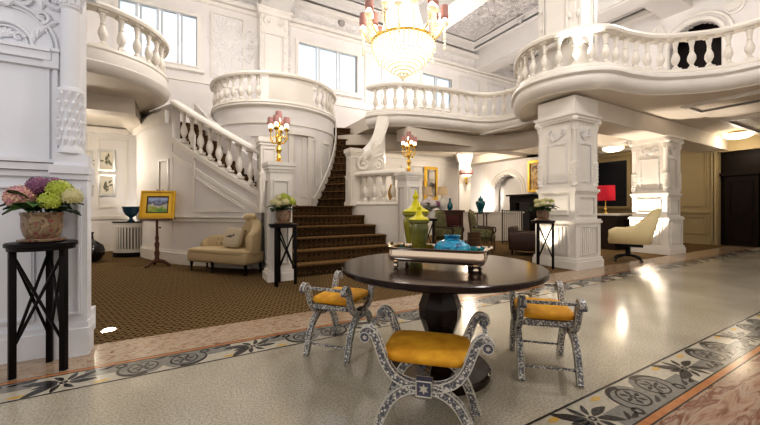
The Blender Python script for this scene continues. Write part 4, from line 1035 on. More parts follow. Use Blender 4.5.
# ================================================================= CANDELABRA
def candelabrum(label, loc, rz):
    o = thing('candelabrum', label, 'candelabra', loc, rz, 'gilt candelabra on stair pedestals')
    MB().lathe([(.12,0),(.125,.012),(.11,.025),(.08,.035),(.05,.05),(.03,.07)], seg=24).build('base', 'gold', o)
    MB().lathe([(.028,.065),(.05,.10),(.035,.14),(.02,.16),(.04,.20),(.055,.25),(.03,.31),(.018,.33),(.035,.36),(.05,.40),(.03,.45),(.02,.47),(.03,.52),(.018,.56),(.016,.66),(.05,.68),(.02,.69)], seg=18).build('stem', 'gold', o)
    def light(x, y, z, par):
        MB().lathe([(.012,z-.05),(.045,z-.02),(.05,z-.012),(.02,z),(.03,z+.02),(.012,z+.03)], (x,y,0), 12).build('drip_cup', 'gold', par)
        MB().lathe([(.034,z+.025),(.042,z+.05),(.032,z+.09),(.02,z+.10)], (x,y,0), 12).build('candle', 'glow', par)
        MB().lathe([(.062,z+.095),(.064,z+.12),(.052,z+.215)], (x,y,0), 16, cap=False).build('lamp_shade', 'pinkshade', par)
    for k in range(4):
        a = k*PI/2; c_, s_ = math.cos(a), math.sin(a)
        prof = smoothpath([(.02,0,.42),(.07,0,.36),(.13,0,.40),(.15,0,.50),(.145,0,.60)], 5)
        ar = MB().tube([(p.x*c_, p.x*s_, p.z) for p in prof], .011, 7); ar.tube([(.05*c_,.05*s_,.46),(.09*c_,.09*s_,.50),(.12*c_,.12*s_,.47),(.10*c_,.10*s_,.44)], .008, 6)
        for q in range(3): ar.ball(((.09+.03*q)*c_, (.09+.03*q)*s_, .37+.04*q), (.02,.02,.024))
        arm = ar.build('arm', 'gold', o); light(.145*c_, .145*s_, .62, arm)
    light(0, 0, .735, o)
    return o
cd = candelabrum('gilt candelabra with pink shades on the pedestal left of the stairs', (*P1, 2.12), TH-PI/2)
copy_tree(cd, None, (*P2, 2.12), TH-PI/2+.3, 'gilt candelabra with pink shades on the pedestal right of the stairs')

# ================================================================= CHANDELIER
ch = P(403, 6.0); zb = 3.60
o = thing('chandelier', 'huge glowing crystal chandelier with pink candle shades', 'chandelier', (*ch, zb))
MB().tube([(0,0,1.9),(0,0,5.8)], .02, 8).build('suspension_rod', 'gold', o); MB().lathe([(.22,5.72),(.18,5.6),(.04,5.55)], seg=20).build('ceiling_rose', 'gold', o)
prof = [(.012,0),(.05,.025),(.09,.06),(.20,.13),(.32,.215),(.43,.31),(.50,.40),(.54,.49),(.55,.56),(.50,.62)]
mb = MB(); mb.lathe([(r*.93,z) for r,z in prof], seg=40); mb.build('basket', 'crystal', o)
mb = MB()
for k in range(44):
    a = 2*PI*k/44
    for i in range(len(prof)-1):
        for q in (0,.5):
            r_ = prof[i][0]*(1-q)+prof[i+1][0]*q; z = prof[i][1]*(1-q)+prof[i+1][1]*q
            if r_ > .07 or k % 6 == 0: mb.ball((r_*math.cos(a+q*.07), r_*math.sin(a+q*.07), z), (.022,.022,.032), 1)
mb.build('crystal_strands', 'drop', o, smooth=False)
MB().ball((0,0,-.03), .035, 1).build('crystal_finial', 'drop', o, smooth=False)
mb = MB(); mb.lathe([(.55,.56),(.57,.57),(.575,.60),(.55,.61)], seg=48, cap=False); mb.lathe([(.06,.85),(.10,1.0),(.05,1.2),(.09,1.4),(.04,1.7),(.07,1.95),(.03,2.0)], seg=16); mb.build('gilt_ring', 'gold', o)
mb = MB()
mb.lathe([(.44,.62),(.36,.85),(.26,1.25),(.16,1.5),(.20,1.6),(.12,1.9)], seg=28, cap=False); mb.build('crystal_core', 'crystal', o)
NA = 16
for k in range(NA):
    a = 2*PI*k/NA+.1; c_, s_ = math.cos(a), math.sin(a); low = k % 2 == 0; Rr = .72 if low else .60; zz = .86 if low else .98
    arm = MB().tube([(p.x*c_, p.x*s_, p.z) for p in smoothpath([(.3,0,.75),(.45,0,.62),(.6,0,.66),(Rr,0,zz)], 5)], .012, 6).build('arm', 'gold', o)
    MB().lathe([(.015,zz-.02),(.07,zz+.01),(.075,zz+.03),(.03,zz+.04)], (Rr*c_,Rr*s_,0), 12).build('drip_pan', 'drop', arm)
    MB().lathe([(.045,zz+.04),(.055,zz+.07),(.03,zz+.12)], (Rr*c_,Rr*s_,0), 12).build('candle', 'glow', arm)
    MB().lathe([(.068,zz+.13),(.07,zz+.15),(.062,zz+.33)], (Rr*c_,Rr*s_,0), 14, cap=False).build('lamp_shade', 'pinkshade', arm)
    dm = MB()
    for j in range(7): dm.ball(((Rr)*c_, (Rr)*s_, zz-.05-.058*j), (.022+.003*(j==6),)*2+(.032,), 1)
    for q in (-1,1):
        for j in range(5): dm.ball(((Rr)*math.cos(a+q*.09), (Rr)*math.sin(a+q*.09), zz-.03-.055*j), (.018,.018,.028), 1)
    dm.build('crystal_drops', 'drop', arm, smooth=False)

# ================================================================= CHAISE + CUSHION
cc = cw(-3.18, 6.98); ca = camang(1.62,-.66)
o = thing('chaise_longue', 'cream buttoned chaise longue with one high end against the stair wall', 'chaise longue', (*cc, 0), ca); o.scale = (.95,.95,.97)
# local x: along (left -> right in the photo), y: away from the camera
mb = MB(); mb.box((0,.0,.325), (1.66,.56,.25), 0, .06); mb.sup((0,-.02,.44), (.83,.27,.07), (.5,.25), 32); mb.build('seat', 'cream', o, ang=1.2)
mb = MB(); pth = smoothpath([(-.74,.06,.60),(-.68,.2,.72),(-.45,.24,.75),(-.1,.25,.76),(.18,.25,.82),(.36,.25,1.02),(.52,.24,1.18),(.68,.2,1.08),(.78,.06,.95),(.79,-.14,.80)], 5)
A = []
for i, p in enumerate(pth):
    t = (pth[min(i+1,len(pth)-1)]-pth[max(i-1,0)]); t.z = 0; t.normalize(); nn = Vector((-t.y,t.x,0))*.075; zt = p.z
    A.append([mb.v(p2_) for p2_ in (Vector((p.x,p.y,.42))+nn, Vector((p.x,p.y,zt-.06))+nn*1.3, Vector((p.x,p.y,zt-.01))+nn*.8, Vector((p.x,p.y,zt-.01))-nn*.8, Vector((p.x,p.y,zt-.06))-nn*1.3, Vector((p.x,p.y,.42))-nn)])
for a, b in zip(A, A[1:]):
    for k in range(6): j=(k+1)%6; mb.f([a[k],a[j],b[j],b[k]])
mb.f(A[0]); mb.f(A[-1][::-1]); mb.build('backrest', 'cream', o, ang=1.2)
mb = MB(); mb.sup((.50,.20,1.15), (.16,.10,.085), (.9,.9), 16); mb.build('rolled_top', 'cream', o, ang=3)
bts = [(-.55+.13*i+(.06 if j else 0), .160, .57+.09*j) for i in range(7) for j in range(2)] + [(.42,.16,.7),(.42,.16,.86),(.55,.155,.76),(.55,.155,.94),(.66,.095,.7),(.66,.095,.88),(.70,-.02,.72)]
for b_ in bts: MB().ball(b_, (.022,.016,.022), 1).build('button', 'button', o)
for (x,y) in ((-.76,-.2),(-.1,-.24),(.76,-.2),(-.76,.2),(.76,.22)): MB().lathe([(.018,0),(.022,.02),(.016,.05),(.032,.17),(.036,.24)], (x,y,0), 12).build('leg', 'blackwood', o)
pc_ = Vector((.33,-.0,.66)); R_ = Matrix.Rotation(ca,3,'Z') @ Matrix.Rotation(-.35,3,'X') @ Matrix.Rotation(.05,3,'Y')
pw = Vector((*cc,0)) + Matrix.Rotation(ca,3,'Z') @ Vector((.24,-.02,.0))
o = thing('throw_cushion', 'pale square cushion with grey bird motif on the chaise longue', 'cushion', (pw.x,pw.y,.51))
mb = MB(); mb.sup((0,0,.19), (.225,.075,.205), (.5,.5), 20, R=R_); mb.build('cover', 'linen', o, ang=3)
mb = MB()
for (a,b,r1,r2) in ((-.01,.17,.075,.04),(.06,.20,.035,.03),(-.08,.16,.05,.02)):
    q = R_ @ Vector((a,-.066,b-.17)); mb.sup((q.x,q.y,q.z+.20), (r1,.008,r2), (1,1), 12, R=R_)
mb.build('bird_motif', 'bird', o)

# ================================================================= EASEL + PAINTING
ec = P(157, 7.6); ea = camang(1., .25)
o = thing('easel', 'reddish wooden pedestal easel holding the landscape painting', 'easel', (*ec,0), ea)
MB().lathe([(.04,.10),(.06,.14),(.04,.2),(.055,.3),(.035,.36),(.05,.5),(.028,.56),(.04,.62),(.026,.7),(.026,1.02)], seg=14).build('post', 'easelwood', o)
for k in range(3):
    a = -PI/2+k*2*PI/3+PI/6+PI/3; MB().tube([(0,0,.13),(.14*math.cos(a),.14*math.sin(a),.10),(.24*math.cos(a),.24*math.sin(a),.03),(.28*math.cos(a),.28*math.sin(a),.02)], [.045,.036,.028,.026], 8).build('foot', 'easelwood', o)
MB().ball((.06,0,.86), .022, 2).tube([(0,0,.86),(.06,0,.86)], .008,6).build('adjusting_knob', 'easelwood', o)
MB().box((0,-.02,1.035), (.62,.09,.03)).build('ledge', 'easelwood', o, smooth=False)
mb = MB(); mb.tube([(-.22,.02,1.04),(-.05,.20,1.72)], .013, 6); mb.tube([(.22,.02,1.04),(.05,.20,1.72)], .013, 6); mb.tube([(.30,.20,1.04),(.12,.18,1.5)], .013, 6); mb.build('back_support', 'easelwood', o)
t_ = .22
o = thing('framed_painting', 'gilt framed landscape painting resting on the easel', 'painting', (*ec,1.055), ea)
def tilt(mb): mb.T = Matrix.Rotation(-t_,4,'X') @ wallT((0,0,0),(1,0)); return mb
mb = tilt(MB()); w_, h_ = .345, .64
mb.box((0,h_/2,.005), (2*w_-.04,h_-.04,.012), R=R3); 
mb.ring(-w_, w_, 0, h_, .125, .035); mb.ring(-w_, w_, 0, h_, .03, .05); mb.build('frame', 'giltframe', o, smooth=False)
mb = tilt(MB()); mb.box((0,h_/2,.016), (2*w_-.26,h_-.26,.008), R=R3); mb.ring(-w_+.115, w_-.115, .115, h_-.115, .018, .03) if False else None
q = mb.build('canvas', 'landscape', o, smooth=False); q.data.transform(Matrix.Translation((0,0,-.2))); q.location = (0,0,.2)
mb = tilt(MB()); mb.ring(-w_+.125, w_-.125, .125, h_-.125, .022, .012, .02); mb.build('slip', 'easelwood', o, smooth=False)

# ================================================================= RADIATOR COVER + URN, BLACK VASE, PRINTS, UPLIGHT
rc = P(131.0, 9.2); ra_ = camang(1,.12)
o = thing('radiator_cover', 'white curved slatted radiator cover with dark top in the left alcove', 'cabinet', (*rc,0), ra_)
A0, A1 = PI+.25, 2*PI-.25
def fan(mb, r, z0, z1, a0=A0, a1=A1, sy=.62, n=24):
    mb.prism([(r*math.cos(a0+(a1-a0)*i/n), sy*r*math.sin(a0+(a1-a0)*i/n)) for i in range(n+1)], z0, z1)
mb = MB(); fan(mb,.42,.12,.20); fan(mb,.42,.80,.91); fan(mb,.37,.2,.8); mb.build('cabinet_body', 'trim', o, smooth=False)
mb = MB(); fan(mb,.43,0,.12); mb.build('plinth', 'blackwood', o, smooth=False)
mb = MB(); fan(mb,.45,.91,.94); mb.build('top', 'blackwood', o, smooth=False)
mb = MB(); fan(mb,.372,.22,.78,PI+.5,2*PI-.5); mb.build('gap_shade', 'gapshade', o, smooth=False)  # dark sheet behind the slats paints the shade of the gaps
for k in range(15):
    a = PI+.30+(PI-.60)*k/14; MB().box((.405*math.cos(a), .405*.62*math.sin(a), .5), (.03,.03,.62)).build('slat', 'trim', o, smooth=False)
q = thing('footed_urn', 'dark teal footed urn on top of the radiator cover', 'vase', (*P(131,9.05), .94))
MB().lathe([(.08,0),(.085,.02),(.05,.04),(.035,.09),(.05,.12),(.13,.18),(.175,.27),(.195,.37),(.21,.385),(.20,.40),(.17,.37)], seg=28).build('bowl', 'darkteal', q)
bv = P(90.5, 8.2)
q = thing('bottle_vase', 'glossy black bottle vase on the carpet just beyond the pilaster', 'vase', (*bv,0))
MB().lathe([(.12,0),(.20,.05),(.27,.18),(.28,.28),(.24,.40),(.12,.50),(.06,.55),(.05,.66),(.075,.72),(.06,.72)], seg=28).build('body', 'blackglaze', q)
MB().tube([(.0,-.05,.66),(.0,-.13,.62),(.0,-.14,.54),(.0,-.10,.5)], .015, 6).build('handle', 'blackglaze', q)
for i, (px0, px1, py0, py1, lb) in enumerate(((97.5,115.5,149.5,171.5,'upper framed botanical print on the alcove wall'),(97.5,115.5,174.5,196,'lower framed botanical print on the alcove wall'),(79,93,150,171.5,'upper framed print partly hidden behind the pilaster'),(79,93,174.5,196,'lower framed print partly hidden behind the pilaster'))):
    x0, d0 = onY(px0, YB-.05); x1, d1 = onY(px1, YB-.05); d = (d0+d1)/2; z0, z1 = Z(py1, d), Z(py0, d); w_, h_ = x1-x0, z1-z0
    o = thing('framed_print', lb, 'picture', ((x0+x1)/2, YB-.03, z0), group='botanical prints in the left alcove')
    T = wallT((0,0,0),(1,0)); mb = MB(T); mb.ring(-w_/2, w_/2, 0, h_, .06, .03); mb.box((0,h_/2,-.005),(w_,h_,.02),R=R3); mb.build('frame','mount',o,smooth=False)
    mb = MB(T); mb.box((0,h_/2,.008),(w_-.1,h_-.1,.01),R=R3); mb.build('paper','printpaper',o,smooth=False)
    mb = MB(T); rnd = random.Random(i)
    for k in range(9): a = rnd.random()*2*PI; mb.leafrel(rnd.uniform(-.07,.07), h_/2+rnd.uniform(-.1,.1), .14, a, .4, .014)
    mb.build('botanical_drawing','printink',o)
ul = G(109,330.5)
def uplight(loc, label):
    q = thing('floor_uplight', label, 'light', (*loc,0)); MB().lathe([(.075,.0),(.075,.006),(.058,.008)], seg=24).build('bezel','silver',q)
    MB().lathe([(.056,.008),(.05,.014)], seg=24).build('lens','uplight',q); return q
uplight(ul, 'round recessed floor light glowing in the carpet by the pilaster')

# ================================================================= LOUNGE
# small stand carrying the white hydrangea
lp = P(430, 8.75); copy_tree(stL, None, lp, .4, 'black plant stand in the lounge carrying white flowers')
hydrangea((*lp,1.031), 'potted white and lilac flowers in the lounge behind the jars', hd([(-.13,-.05,.38,.10,'fwhite'),(.05,-.08,.36,.11,'fwhite'),(.17,-.03,.36,.09,'fpurple'),(.0,.06,.46,.1,'fwhite'),(-.2,.02,.34,.07,'flime')]), pr=.14, ph=.22, potmat='whiteglaze', seed=11, leaves=30, lsc=1.3)
# console with lamps
cx_ = P(441, 11.4); can = camang(1,0)
o = thing('console_table', 'tall dark console table carrying lamps behind the right pedestal', 'table', (*cx_,0), can)
MB().box((0,0,1.20),(1.5,.42,.06),0,.01).build('top','redwood',o,smooth=False); MB().box((0,0,1.1),(1.4,.36,.14)).build('apron','redwood',o,smooth=False)
for sx in (-1,1):
    for sy in (-1,1): MB().box((sx*.67,sy*.15,.52),(.06,.06,1.03)).build('leg','redwood',o,smooth=False)
def table_lamp(label, loc, shade, basem, r=.19, hb=.45, prof=None, hs=.28):
    q = thing('table_lamp', label, 'lamp', loc)
    MB().lathe(prof or [(.07,0),(.09,.03),(.14,.14),(.15,.22),(.11,.34),(.04,.40),(.03,hb)], seg=22).build('base', basem, q)
    MB().lathe([(.012,hb-.02),(.012,hb+.12)], seg=8).build('stem','gold',q)
    MB().lathe([(r,hb+.05),(r*.78,hb+.05+hs)], seg=26, cap=False).build('lamp_shade', shade, q); return q
table_lamp('table lamp with cream shade and white base on the lounge console', (*P(442,11.3),1.23), 'creamshade', 'whiteglaze')
table_lamp('table lamp with cream shade just right of the right pedestal', (*P(427.5,11.4),1.23), 'creamshade', 'whiteglaze', .16)
q = thing('bottle_vase', 'small teal vase beside the white lamp on the console', 'vase', (*P(450,11.3),1.23)); MB().lathe([(.05,0),(.09,.08),(.085,.18),(.04,.28),(.03,.36),(.045,.39)], seg=20).build('body','teal',q)
def hung(name, label, cat, wall, px0, px1, py0, py1, fm, cm, fw=.1, cn='canvas', flip=False):
    if wall[0] == 'Y': x0, d0 = onY(px0, wall[1]); x1, d1 = onY(px1, wall[1]); base = ((x0+x1)/2, wall[1]); T = wallT((0,0,0),(1,0)); w_ = abs(x1-x0)
    else: y0, d0 = onX(px0, wall[1]); y1, d1 = onX(px1, wall[1]); base = (wall[1], (y0+y1)/2); T = wallT((0,0,0),(0,-1)); w_ = abs(y1-y0)
    d = (d0+d1)/2; z0, z1 = Z(py1,d), Z(py0,d); h_ = z1-z0; o = thing(name, label, cat, (*base, z0))
    mb = MB(T); mb.ring(-w_/2,w_/2,0,h_,fw,.06); mb.box((0,h_/2,-.0),(w_-.02,h_-.02,.03),R=R3); mb.build('frame',fm,o,smooth=False)
    mb = MB(T); mb.box((0,h_/2,.02),(w_-2*fw+.01,h_-2*fw+.01,.02),R=R3); mb.build(cn,cm,o,smooth=False); return o
hung('wall_mirror', 'gilt framed mirror on lounge wall behind the right candelabra', 'mirror', ('Y',YB-.1), 424, 437, 167, 200, 'giltframe', 'mirror', .12, 'mirror_glass')
hung('framed_painting', 'gilt framed dark painting above the lounge fireplace', 'painting', ('X',LX-.06), 528.5, 547, 160, 192, 'giltframe', 'portrait', .1)
hung('wall_mirror', 'large dark mirror in khaki frame behind the red lamp', 'mirror', ('X',XR-.08), 594, 631, 159, 209, 'khaki', 'darkmirror', .12, 'mirror_glass')
# sconce on a slim pilaster
spx = P(465, 15.2)
o = thing('pilaster', 'slim white pilaster carrying the wall lantern in the lounge', 'column', (*spx,0), can); mb = MB()
for (w, z0, z1) in ((.62,0,.3),(.5,.3,3.4),(.62,3.4,3.55),(.7,3.55,3.72)): mb.box((0,.15,(z0+z1)/2),(w,w*.5,z1-z0))
mb.build('shaft','trim',o,smooth=False); mb = MB(wallT((0,.02,0),(1,0)))
mb.T = wallT((0,-.0+.025,0),(1,0))
for sg in (-1,1): mb.scroll(sg*.14,3.3,.12,1.3,-sg,PI/2,.03,.02)
for qd in range(5): mb.leafrel(0,3.05,.22,PI/2+(qd-2)*.5,.4,.02)
mb.build('carved_capital','trim',o)
q = thing('wall_sconce', 'gilt wall lantern with pink banded shade on lounge pilaster', 'lamp', (spx[0]+cvec(0,-.22)[0], spx[1]+cvec(0,-.22)[1], 2.3), can)
MB().lathe([(.01,0),(.06,.1),(.05,.2),(.08,.3),(.05,.4),(.04,.5)], seg=14).build('bracket','gold',q)
MB().tube([(0,.3,.35),(0,.15,.3),(0,0,.4)], .03, 8).build('arm','gold',q)
MB().lathe([(.22,.45),(.3,.52),(.3,.64),(.22,.72)], seg=24, cap=False).build('lamp_shade','pinkshade',q)
MB().lathe([(.28,.62),(.2,.76),(.06,.98),(.02,1.02)], seg=24).build('glass_dome','glow',q)
MB().lathe([(.05,.38),(.2,.42),(.24,.48)], seg=20).build('glass_bowl','glow',q)
# wing chairs etc.
def wing_chair(label, loc, rz, fab='greenfab', wood='redwood', h=1.15, w=.72, group=None):
    o = thing('wing_chair', label, 'armchair', loc, rz, group)      # faces local -y
    MB().box((0,-.02,.42),(w-.14,.62,.2),0,.05).build('seat',fab,o,ang=1.2)
    mb = MB(); R_ = Matrix.Rotation(-.14,3,'X'); mb.sup((0,.30,.82),(w/2-.04,.075,.40),(.45,.45),24,R=R_); mb.build('backrest',fab,o,ang=3)
    mb = MB(); pts = [(-w/2+.02,.28,.45)]+[( (w/2-.03)*math.cos(a)*-1, .34+.04*math.sin(a), .98+.26*math.sin(a)) for a in [PI*i/10 for i in range(11)]]+[(w/2-.02,.28,.45)]
    mb.tube(pts,.024,7); mb.build('back_frame',wood,o)
    for sg in (-1,1):
        MB().box((sg*(w/2-.05),-.0,.56),(.09,.56,.26),0,.03).build('arm',fab,o,ang=1.2)
        MB().tube([(sg*(w/2-.04),.25,.74),(sg*(w/2-.03),-.1,.72),(sg*(w/2-.03),-.31,.70),(sg*(w/2-.03),-.33,.62),(sg*(w/2-.05),-.28,.5),(sg*(w/2-.05),-.3,.0)],[.022,.024,.028,.024,.02,.018],7).build('arm_rail',wood,o)
        MB().tube([(sg*(w/2-.08),.28,.4),(sg*(w/2-.08),.36,0)],[.026,.018],7).build('leg',wood,o)
    return o
wc = wing_chair('green patterned wing chair with mahogany frame, seen beyond the turquoise vase', P(483,10.2), camang(1,0)+math.radians(65), group='green wing chairs in the lounge')
copy_tree(wc, None, P(449,10.4), camang(1,0)+math.radians(50), 'green patterned wing chair in the lounge left of the similar one')
o = thing('tub_chair', 'maroon round-backed chair deep in the lounge', 'chair', (*P(452,12.4),0), can)
mb = MB(); mb.sup((0,0,.88),(.34,.07,.34),(.8,.8),22); mb.build('backrest','maroon',o,ang=3); MB().box((0,-.25,.5),(.6,.5,.14),0,.04).build('seat','maroon',o,ang=1.2)
for sx in (-1,1):
    for y in (0,-.45): MB().tube([(sx*.26,y,.6 if y==0 else .45),(sx*.28,y,0)],.022,6).build('leg','redwood',o)
o = thing('leather_armchair', 'low dark brown leather armchair beside the right plant stand', 'armchair', (*P(527,9.6),0), camang(1,0)+math.radians(60))
MB().box((0,.0,.32),(.78,.8,.34),0,.05).build('seat','brownleather',o,ang=1.2); MB().box((0,.36,.55),(.8,.18,.46),0,.06).build('backrest','brownleather',o,ang=1.2)
for sg in (-1,1): MB().box((sg*.40,0,.38),(.16,.84,.5),0,.06).build('arm','brownleather',o,ang=1.2)
for sx in (-1,1):
    for sy in (-1,1): MB().lathe([(.02,0),(.03,.16)],(sx*.34,sy*.34,0),8).build('leg','blackwood',o)
# teal ginger jar on side table
tp = P(480.5, 12.6)
o = thing('side_table', 'small dark side table under the teal urn in the lounge', 'table', (*tp,0), can)
MB().lathe([(.30,1.08),(.32,1.09),(.32,1.12)],seg=28).build('top','redwood',o)
for k in range(4): a = PI/4+k*PI/2; MB().tube([(.24*math.cos(a),.24*math.sin(a),1.08),(.26*math.cos(a),.26*math.sin(a),0)],.022,7).build('leg','redwood',o)
MB().lathe([(.24,.4),(.24,.43)],seg=24).build('shelf','redwood',o)
q = thing('ginger_jar', 'teal lidded urn standing in front of the bright lounge wall', 'jar', (*tp,1.12))
MB().lathe([(.09,0),(.10,.03),(.085,.07),(.13,.2),(.18,.34),(.17,.42),(.09,.47),(.09,.50)],seg=24).build('body','teal',q)
MB().lathe([(.10,.50),(.10,.52),(.05,.56),(.02,.58),(.03,.61),(.005,.63)],seg=20).build('lid','teal',q)
# fireguard with upright bars
fp = P(512, 12.3)
o = thing('spindle_screen', 'black low screen of upright spindles in front of lounge arch', 'screen', (*fp,0), can)
mb = MB(); 
for z in (1.2,.1): mb.box((0,0,z),(.72,.03,.03))
for x in (-.35,.35): mb.box((x,0,.62),(.035,.035,1.24))
mb.build('frame','steel',o,smooth=False)
for k in range(9): MB().tube([(-.28+.07*k,0,.1),(-.28+.07*k,0,1.2)],.009,6).build('spindle','steel',o)
# fireplace on the x wall
y0, d0 = onX(516.5, LX); y1, d1 = onX(541, LX)
o = thing('fireplace', 'dark carved wooden fireplace against the lounge wall', 'fireplace', (LX-.2,(y0+y1)/2,0), -PI/2)
hw = abs(y0-y1)/2+.05
MB().box((0,-.12,1.82),(2*hw+.16,.42,.07),0,.01).build('mantel_shelf','blackwood',o,smooth=False); MB().box((0,-.02,1.66),(2*hw,.34,.26)).build('frieze','blackwood',o,smooth=False)
for sg in (-1,1): MB().box((sg*(hw-.14),-.0,.77),(.28,.34,1.53)).build('jamb','blackwood',o,smooth=False)
MB().box((0,.06,.77),(2*hw-.5,.2,1.53)).build('firebox','blackglaze',o,smooth=False)
# low white bench wall / dado in the lounge behind the chairs
o = thing('window_bench', 'long low white panelled bench along the lounge wall', 'bench', (*P(490,13.7),0), camang(1,-.15))
MB().box((0,0,.55),(2.4,.4,1.1)).build('bench_body','trim',o,smooth=False); MB().box((0,0,1.13),(2.5,.5,.06)).build('bench_top','trim',o,smooth=False)
# bronze lantern seen through the landing balustrade
q = thing('bronze_vase', 'slim bronze vase showing between the landing balusters', 'vase', (*P(391,8.7),1.1))
MB().lathe([(.02,.0),(.06,.12),(.075,.2),(.03,.27),(.03,.36),(.075,.5),(.08,.62),(.03,.75),(.02,.8)],seg=16).build('body','brass',q)
o = thing('tall_plinth', 'slim white plinth behind the landing balustrade under bronze vase', 'pedestal', (*P(391,8.7),0)); MB().box((0,0,.55),(.24,.24,1.1)).box((0,0,.05),(.3,.3,.1)).build('shaft','trim',o,smooth=False)

# ================================================================= RIGHT SIDE
dk = P(621, 11.2)
o = thing('reception_desk', 'long dark desk with pale top between the two columns', 'desk', (*dk,0), 0.0)
MB().box((0,0,.53),(1.9,.6,1.06),0,.01).build('carcass','deskwood',o,smooth=False); MB().box((0,0,1.09),(2.0,.7,.06),0,.01).build('top','trim',o,smooth=False)
mb = MB(wallT((0,-.3,0),(1,0)))
for k in range(3): mb.ring(-.9+k*.62,-.35+k*.62,.12,.95,.04,.015)
mb.build('panel_moulding','deskwood',o,smooth=False)
lampp = P(607.5, 10.5)
q = thing('table_lamp', 'table lamp with crimson drum shade and slim gold base', 'lamp', (*P(605.5,10.95),1.12))
MB().lathe([(.10,0),(.10,.02),(.03,.04),(.025,.1),(.04,.14),(.018,.2),(.018,.42),(.03,.44),(.015,.48)],seg=18).build('base','gold',q)
MB().lathe([(.27,.42),(.26,.90)],seg=30,cap=False).build('lamp_shade','redshade',q)
# pale swivel armchair
sw = G(629, 263); sw = P(628, 8.35)
o = thing('swivel_armchair', 'pale yellow leather high-backed armchair on dark swivel base', 'armchair', (*sw,0), camang(1,0)-math.radians(124))
w=.60
MB().box((0,-.06,.52),(w-.1,.70,.16),0,.05).build('seat','ivorychair',o,ang=1.2)
mb = MB()
# one shell: arms sweep up into the raked back
prof_ = [(-.40,.70),(-.36,.79),(-.2,.80),(.0,.80),(.12,.84),(.22,.95),(.30,1.08),(.36,1.20),(.42,1.29)]   # (y, top z) along each side
def shell(off, rise=0.):
    rows = []
    side = [(-w/2-off, y, z) for y, z in prof_[:6]]
    back = [(-(w/2+off)*math.cos(PI*i/10), .22+(.20+off)*math.sin(PI*i/10)**.8+.0, 1.0) for i in range(11)]
    return side, back
pl_ = [(-w/2,-.40,.72,.0),(-w/2,-.25,.80,.0),(-w/2,-.05,.80,.0),(-w/2,.08,.84,.03),(-w/2*.99,.18,.95,.07),(-w/2*.95,.27,1.12,.13),(-w/2*.85,.34,1.24,.17),(-w/2*.45,.38,1.28,.19),(0,.39,1.29,.19)]
pl_ = pl_ + [(-a,b_,c_,d_) for a,b_,c_,d_ in pl_[-2::-1]]
A = []
for i, (a,b_,c_,d_) in enumerate(pl_):
    t = Vector(pl_[min(i+1,len(pl_)-1)][:2])-Vector(pl_[max(i-1,0)][:2]); t.normalize(); nn = Vector((-t.y,t.x))*.055
    q = []
    for (sg, zz, rk) in ((1,.44,0),(1,.70,.3),(1,c_-.02,1),(0,c_+.015,1),(-1,c_-.02,1),(-1,.70,.3),(-1,.44,0)):
        k = 1.15 if (zz > .7 and abs(sg)) else 1.
        q.append(mb.v((a+nn.x*sg*k, b_+nn.y*sg*k+d_*rk, zz)))
    A.append(q)
for a, b in zip(A, A[1:]):
    for k in range(7): j=(k+1)%7; mb.f([a[k],a[j],b[j],b[k]])
mb.f(A[0]); mb.f(A[-1][::-1]); mb.build('backrest','ivorychair',o,ang=2.)
MB().box((0,0,.40),(.5,.56,.07),0,.01).lathe([(.05,.12),(.05,.38)],seg=12).build('swivel_column','blackwood',o)
for k in range(4):
    a = PI/4+k*PI/2; MB().tube([(0,0,.16),(.2*math.cos(a),.2*math.sin(a),.13),(.36*math.cos(a),.36*math.sin(a),.07)],[.03,.025,.02],8).build('base_arm','blackwood',o)
    MB().ball((.36*math.cos(a),.36*math.sin(a),.035),.035,2).build('castor','steel',o)
def ceiling_light(label, loc):
    q = thing('ceiling_light', label, 'ceiling light', loc, group='shallow glowing ceiling bowls'); MB().lathe([(.14,0),(.30,-.03),(.30,-.05)],seg=28).build('mount','gold',q)
    MB().lathe([(.36,-.05),(.33,-.12),(.22,-.18),(.05,-.21)],seg=28).build('glass_bowl','ceilglass',q)
    m_ = MB()
    for k in range(16): a = k*PI/8; m_.ball((.34*math.cos(a),.34*math.sin(a),-.10),.03)
    m_.build('crystal_beads','drop',q,smooth=False); return q
l1 = P(613, 13.4); ceiling_light('shallow glowing ceiling bowl above the red lamp', (*l1, 3.72)); l2 = P(738, 10.9); ceiling_light('shallow glowing ceiling bowl in front of the dark double doors', (*l2, 3.72))
# ceiling sensor and vent
x_, d_ = onY(341, YB)
q = thing('smoke_detector', 'small brown detector high on the back wall left of the chandelier', 'detector', (x_, YB, Z(23,d_)))
MB(wallT((0,-.04,0),(1,0)) @ Matrix.Identity(4)).lathe([(.16,-.06),(.16,0),(.11,.08),(.04,.12)], seg=18).build('body','grille',q)
vx0, d0 = onY(325, YB); vx1, d1 = onY(343.5, YB); zv = Z(35.5,(d0+d1)/2)
q = thing('wall_vent', 'narrow grey vent grille above the three-light window', 'vent', ((vx0+vx1)/2, YB-.02, zv))
mb = MB(wallT((0,0,0),(1,0))); mb.ring(-(vx1-vx0)/2,(vx1-vx0)/2,-.1,.1,.03,.03); mb.build('frame','trim',q,smooth=False)
for k in range(10): mb = MB(wallT((0,0,0),(1,0))); mb.box((-(vx1-vx0)/2+.06+k*(vx1-vx0-.12)/9,0,.03),(.035,.15,.03),R=R3); mb.build('slat','grille',q,smooth=False)

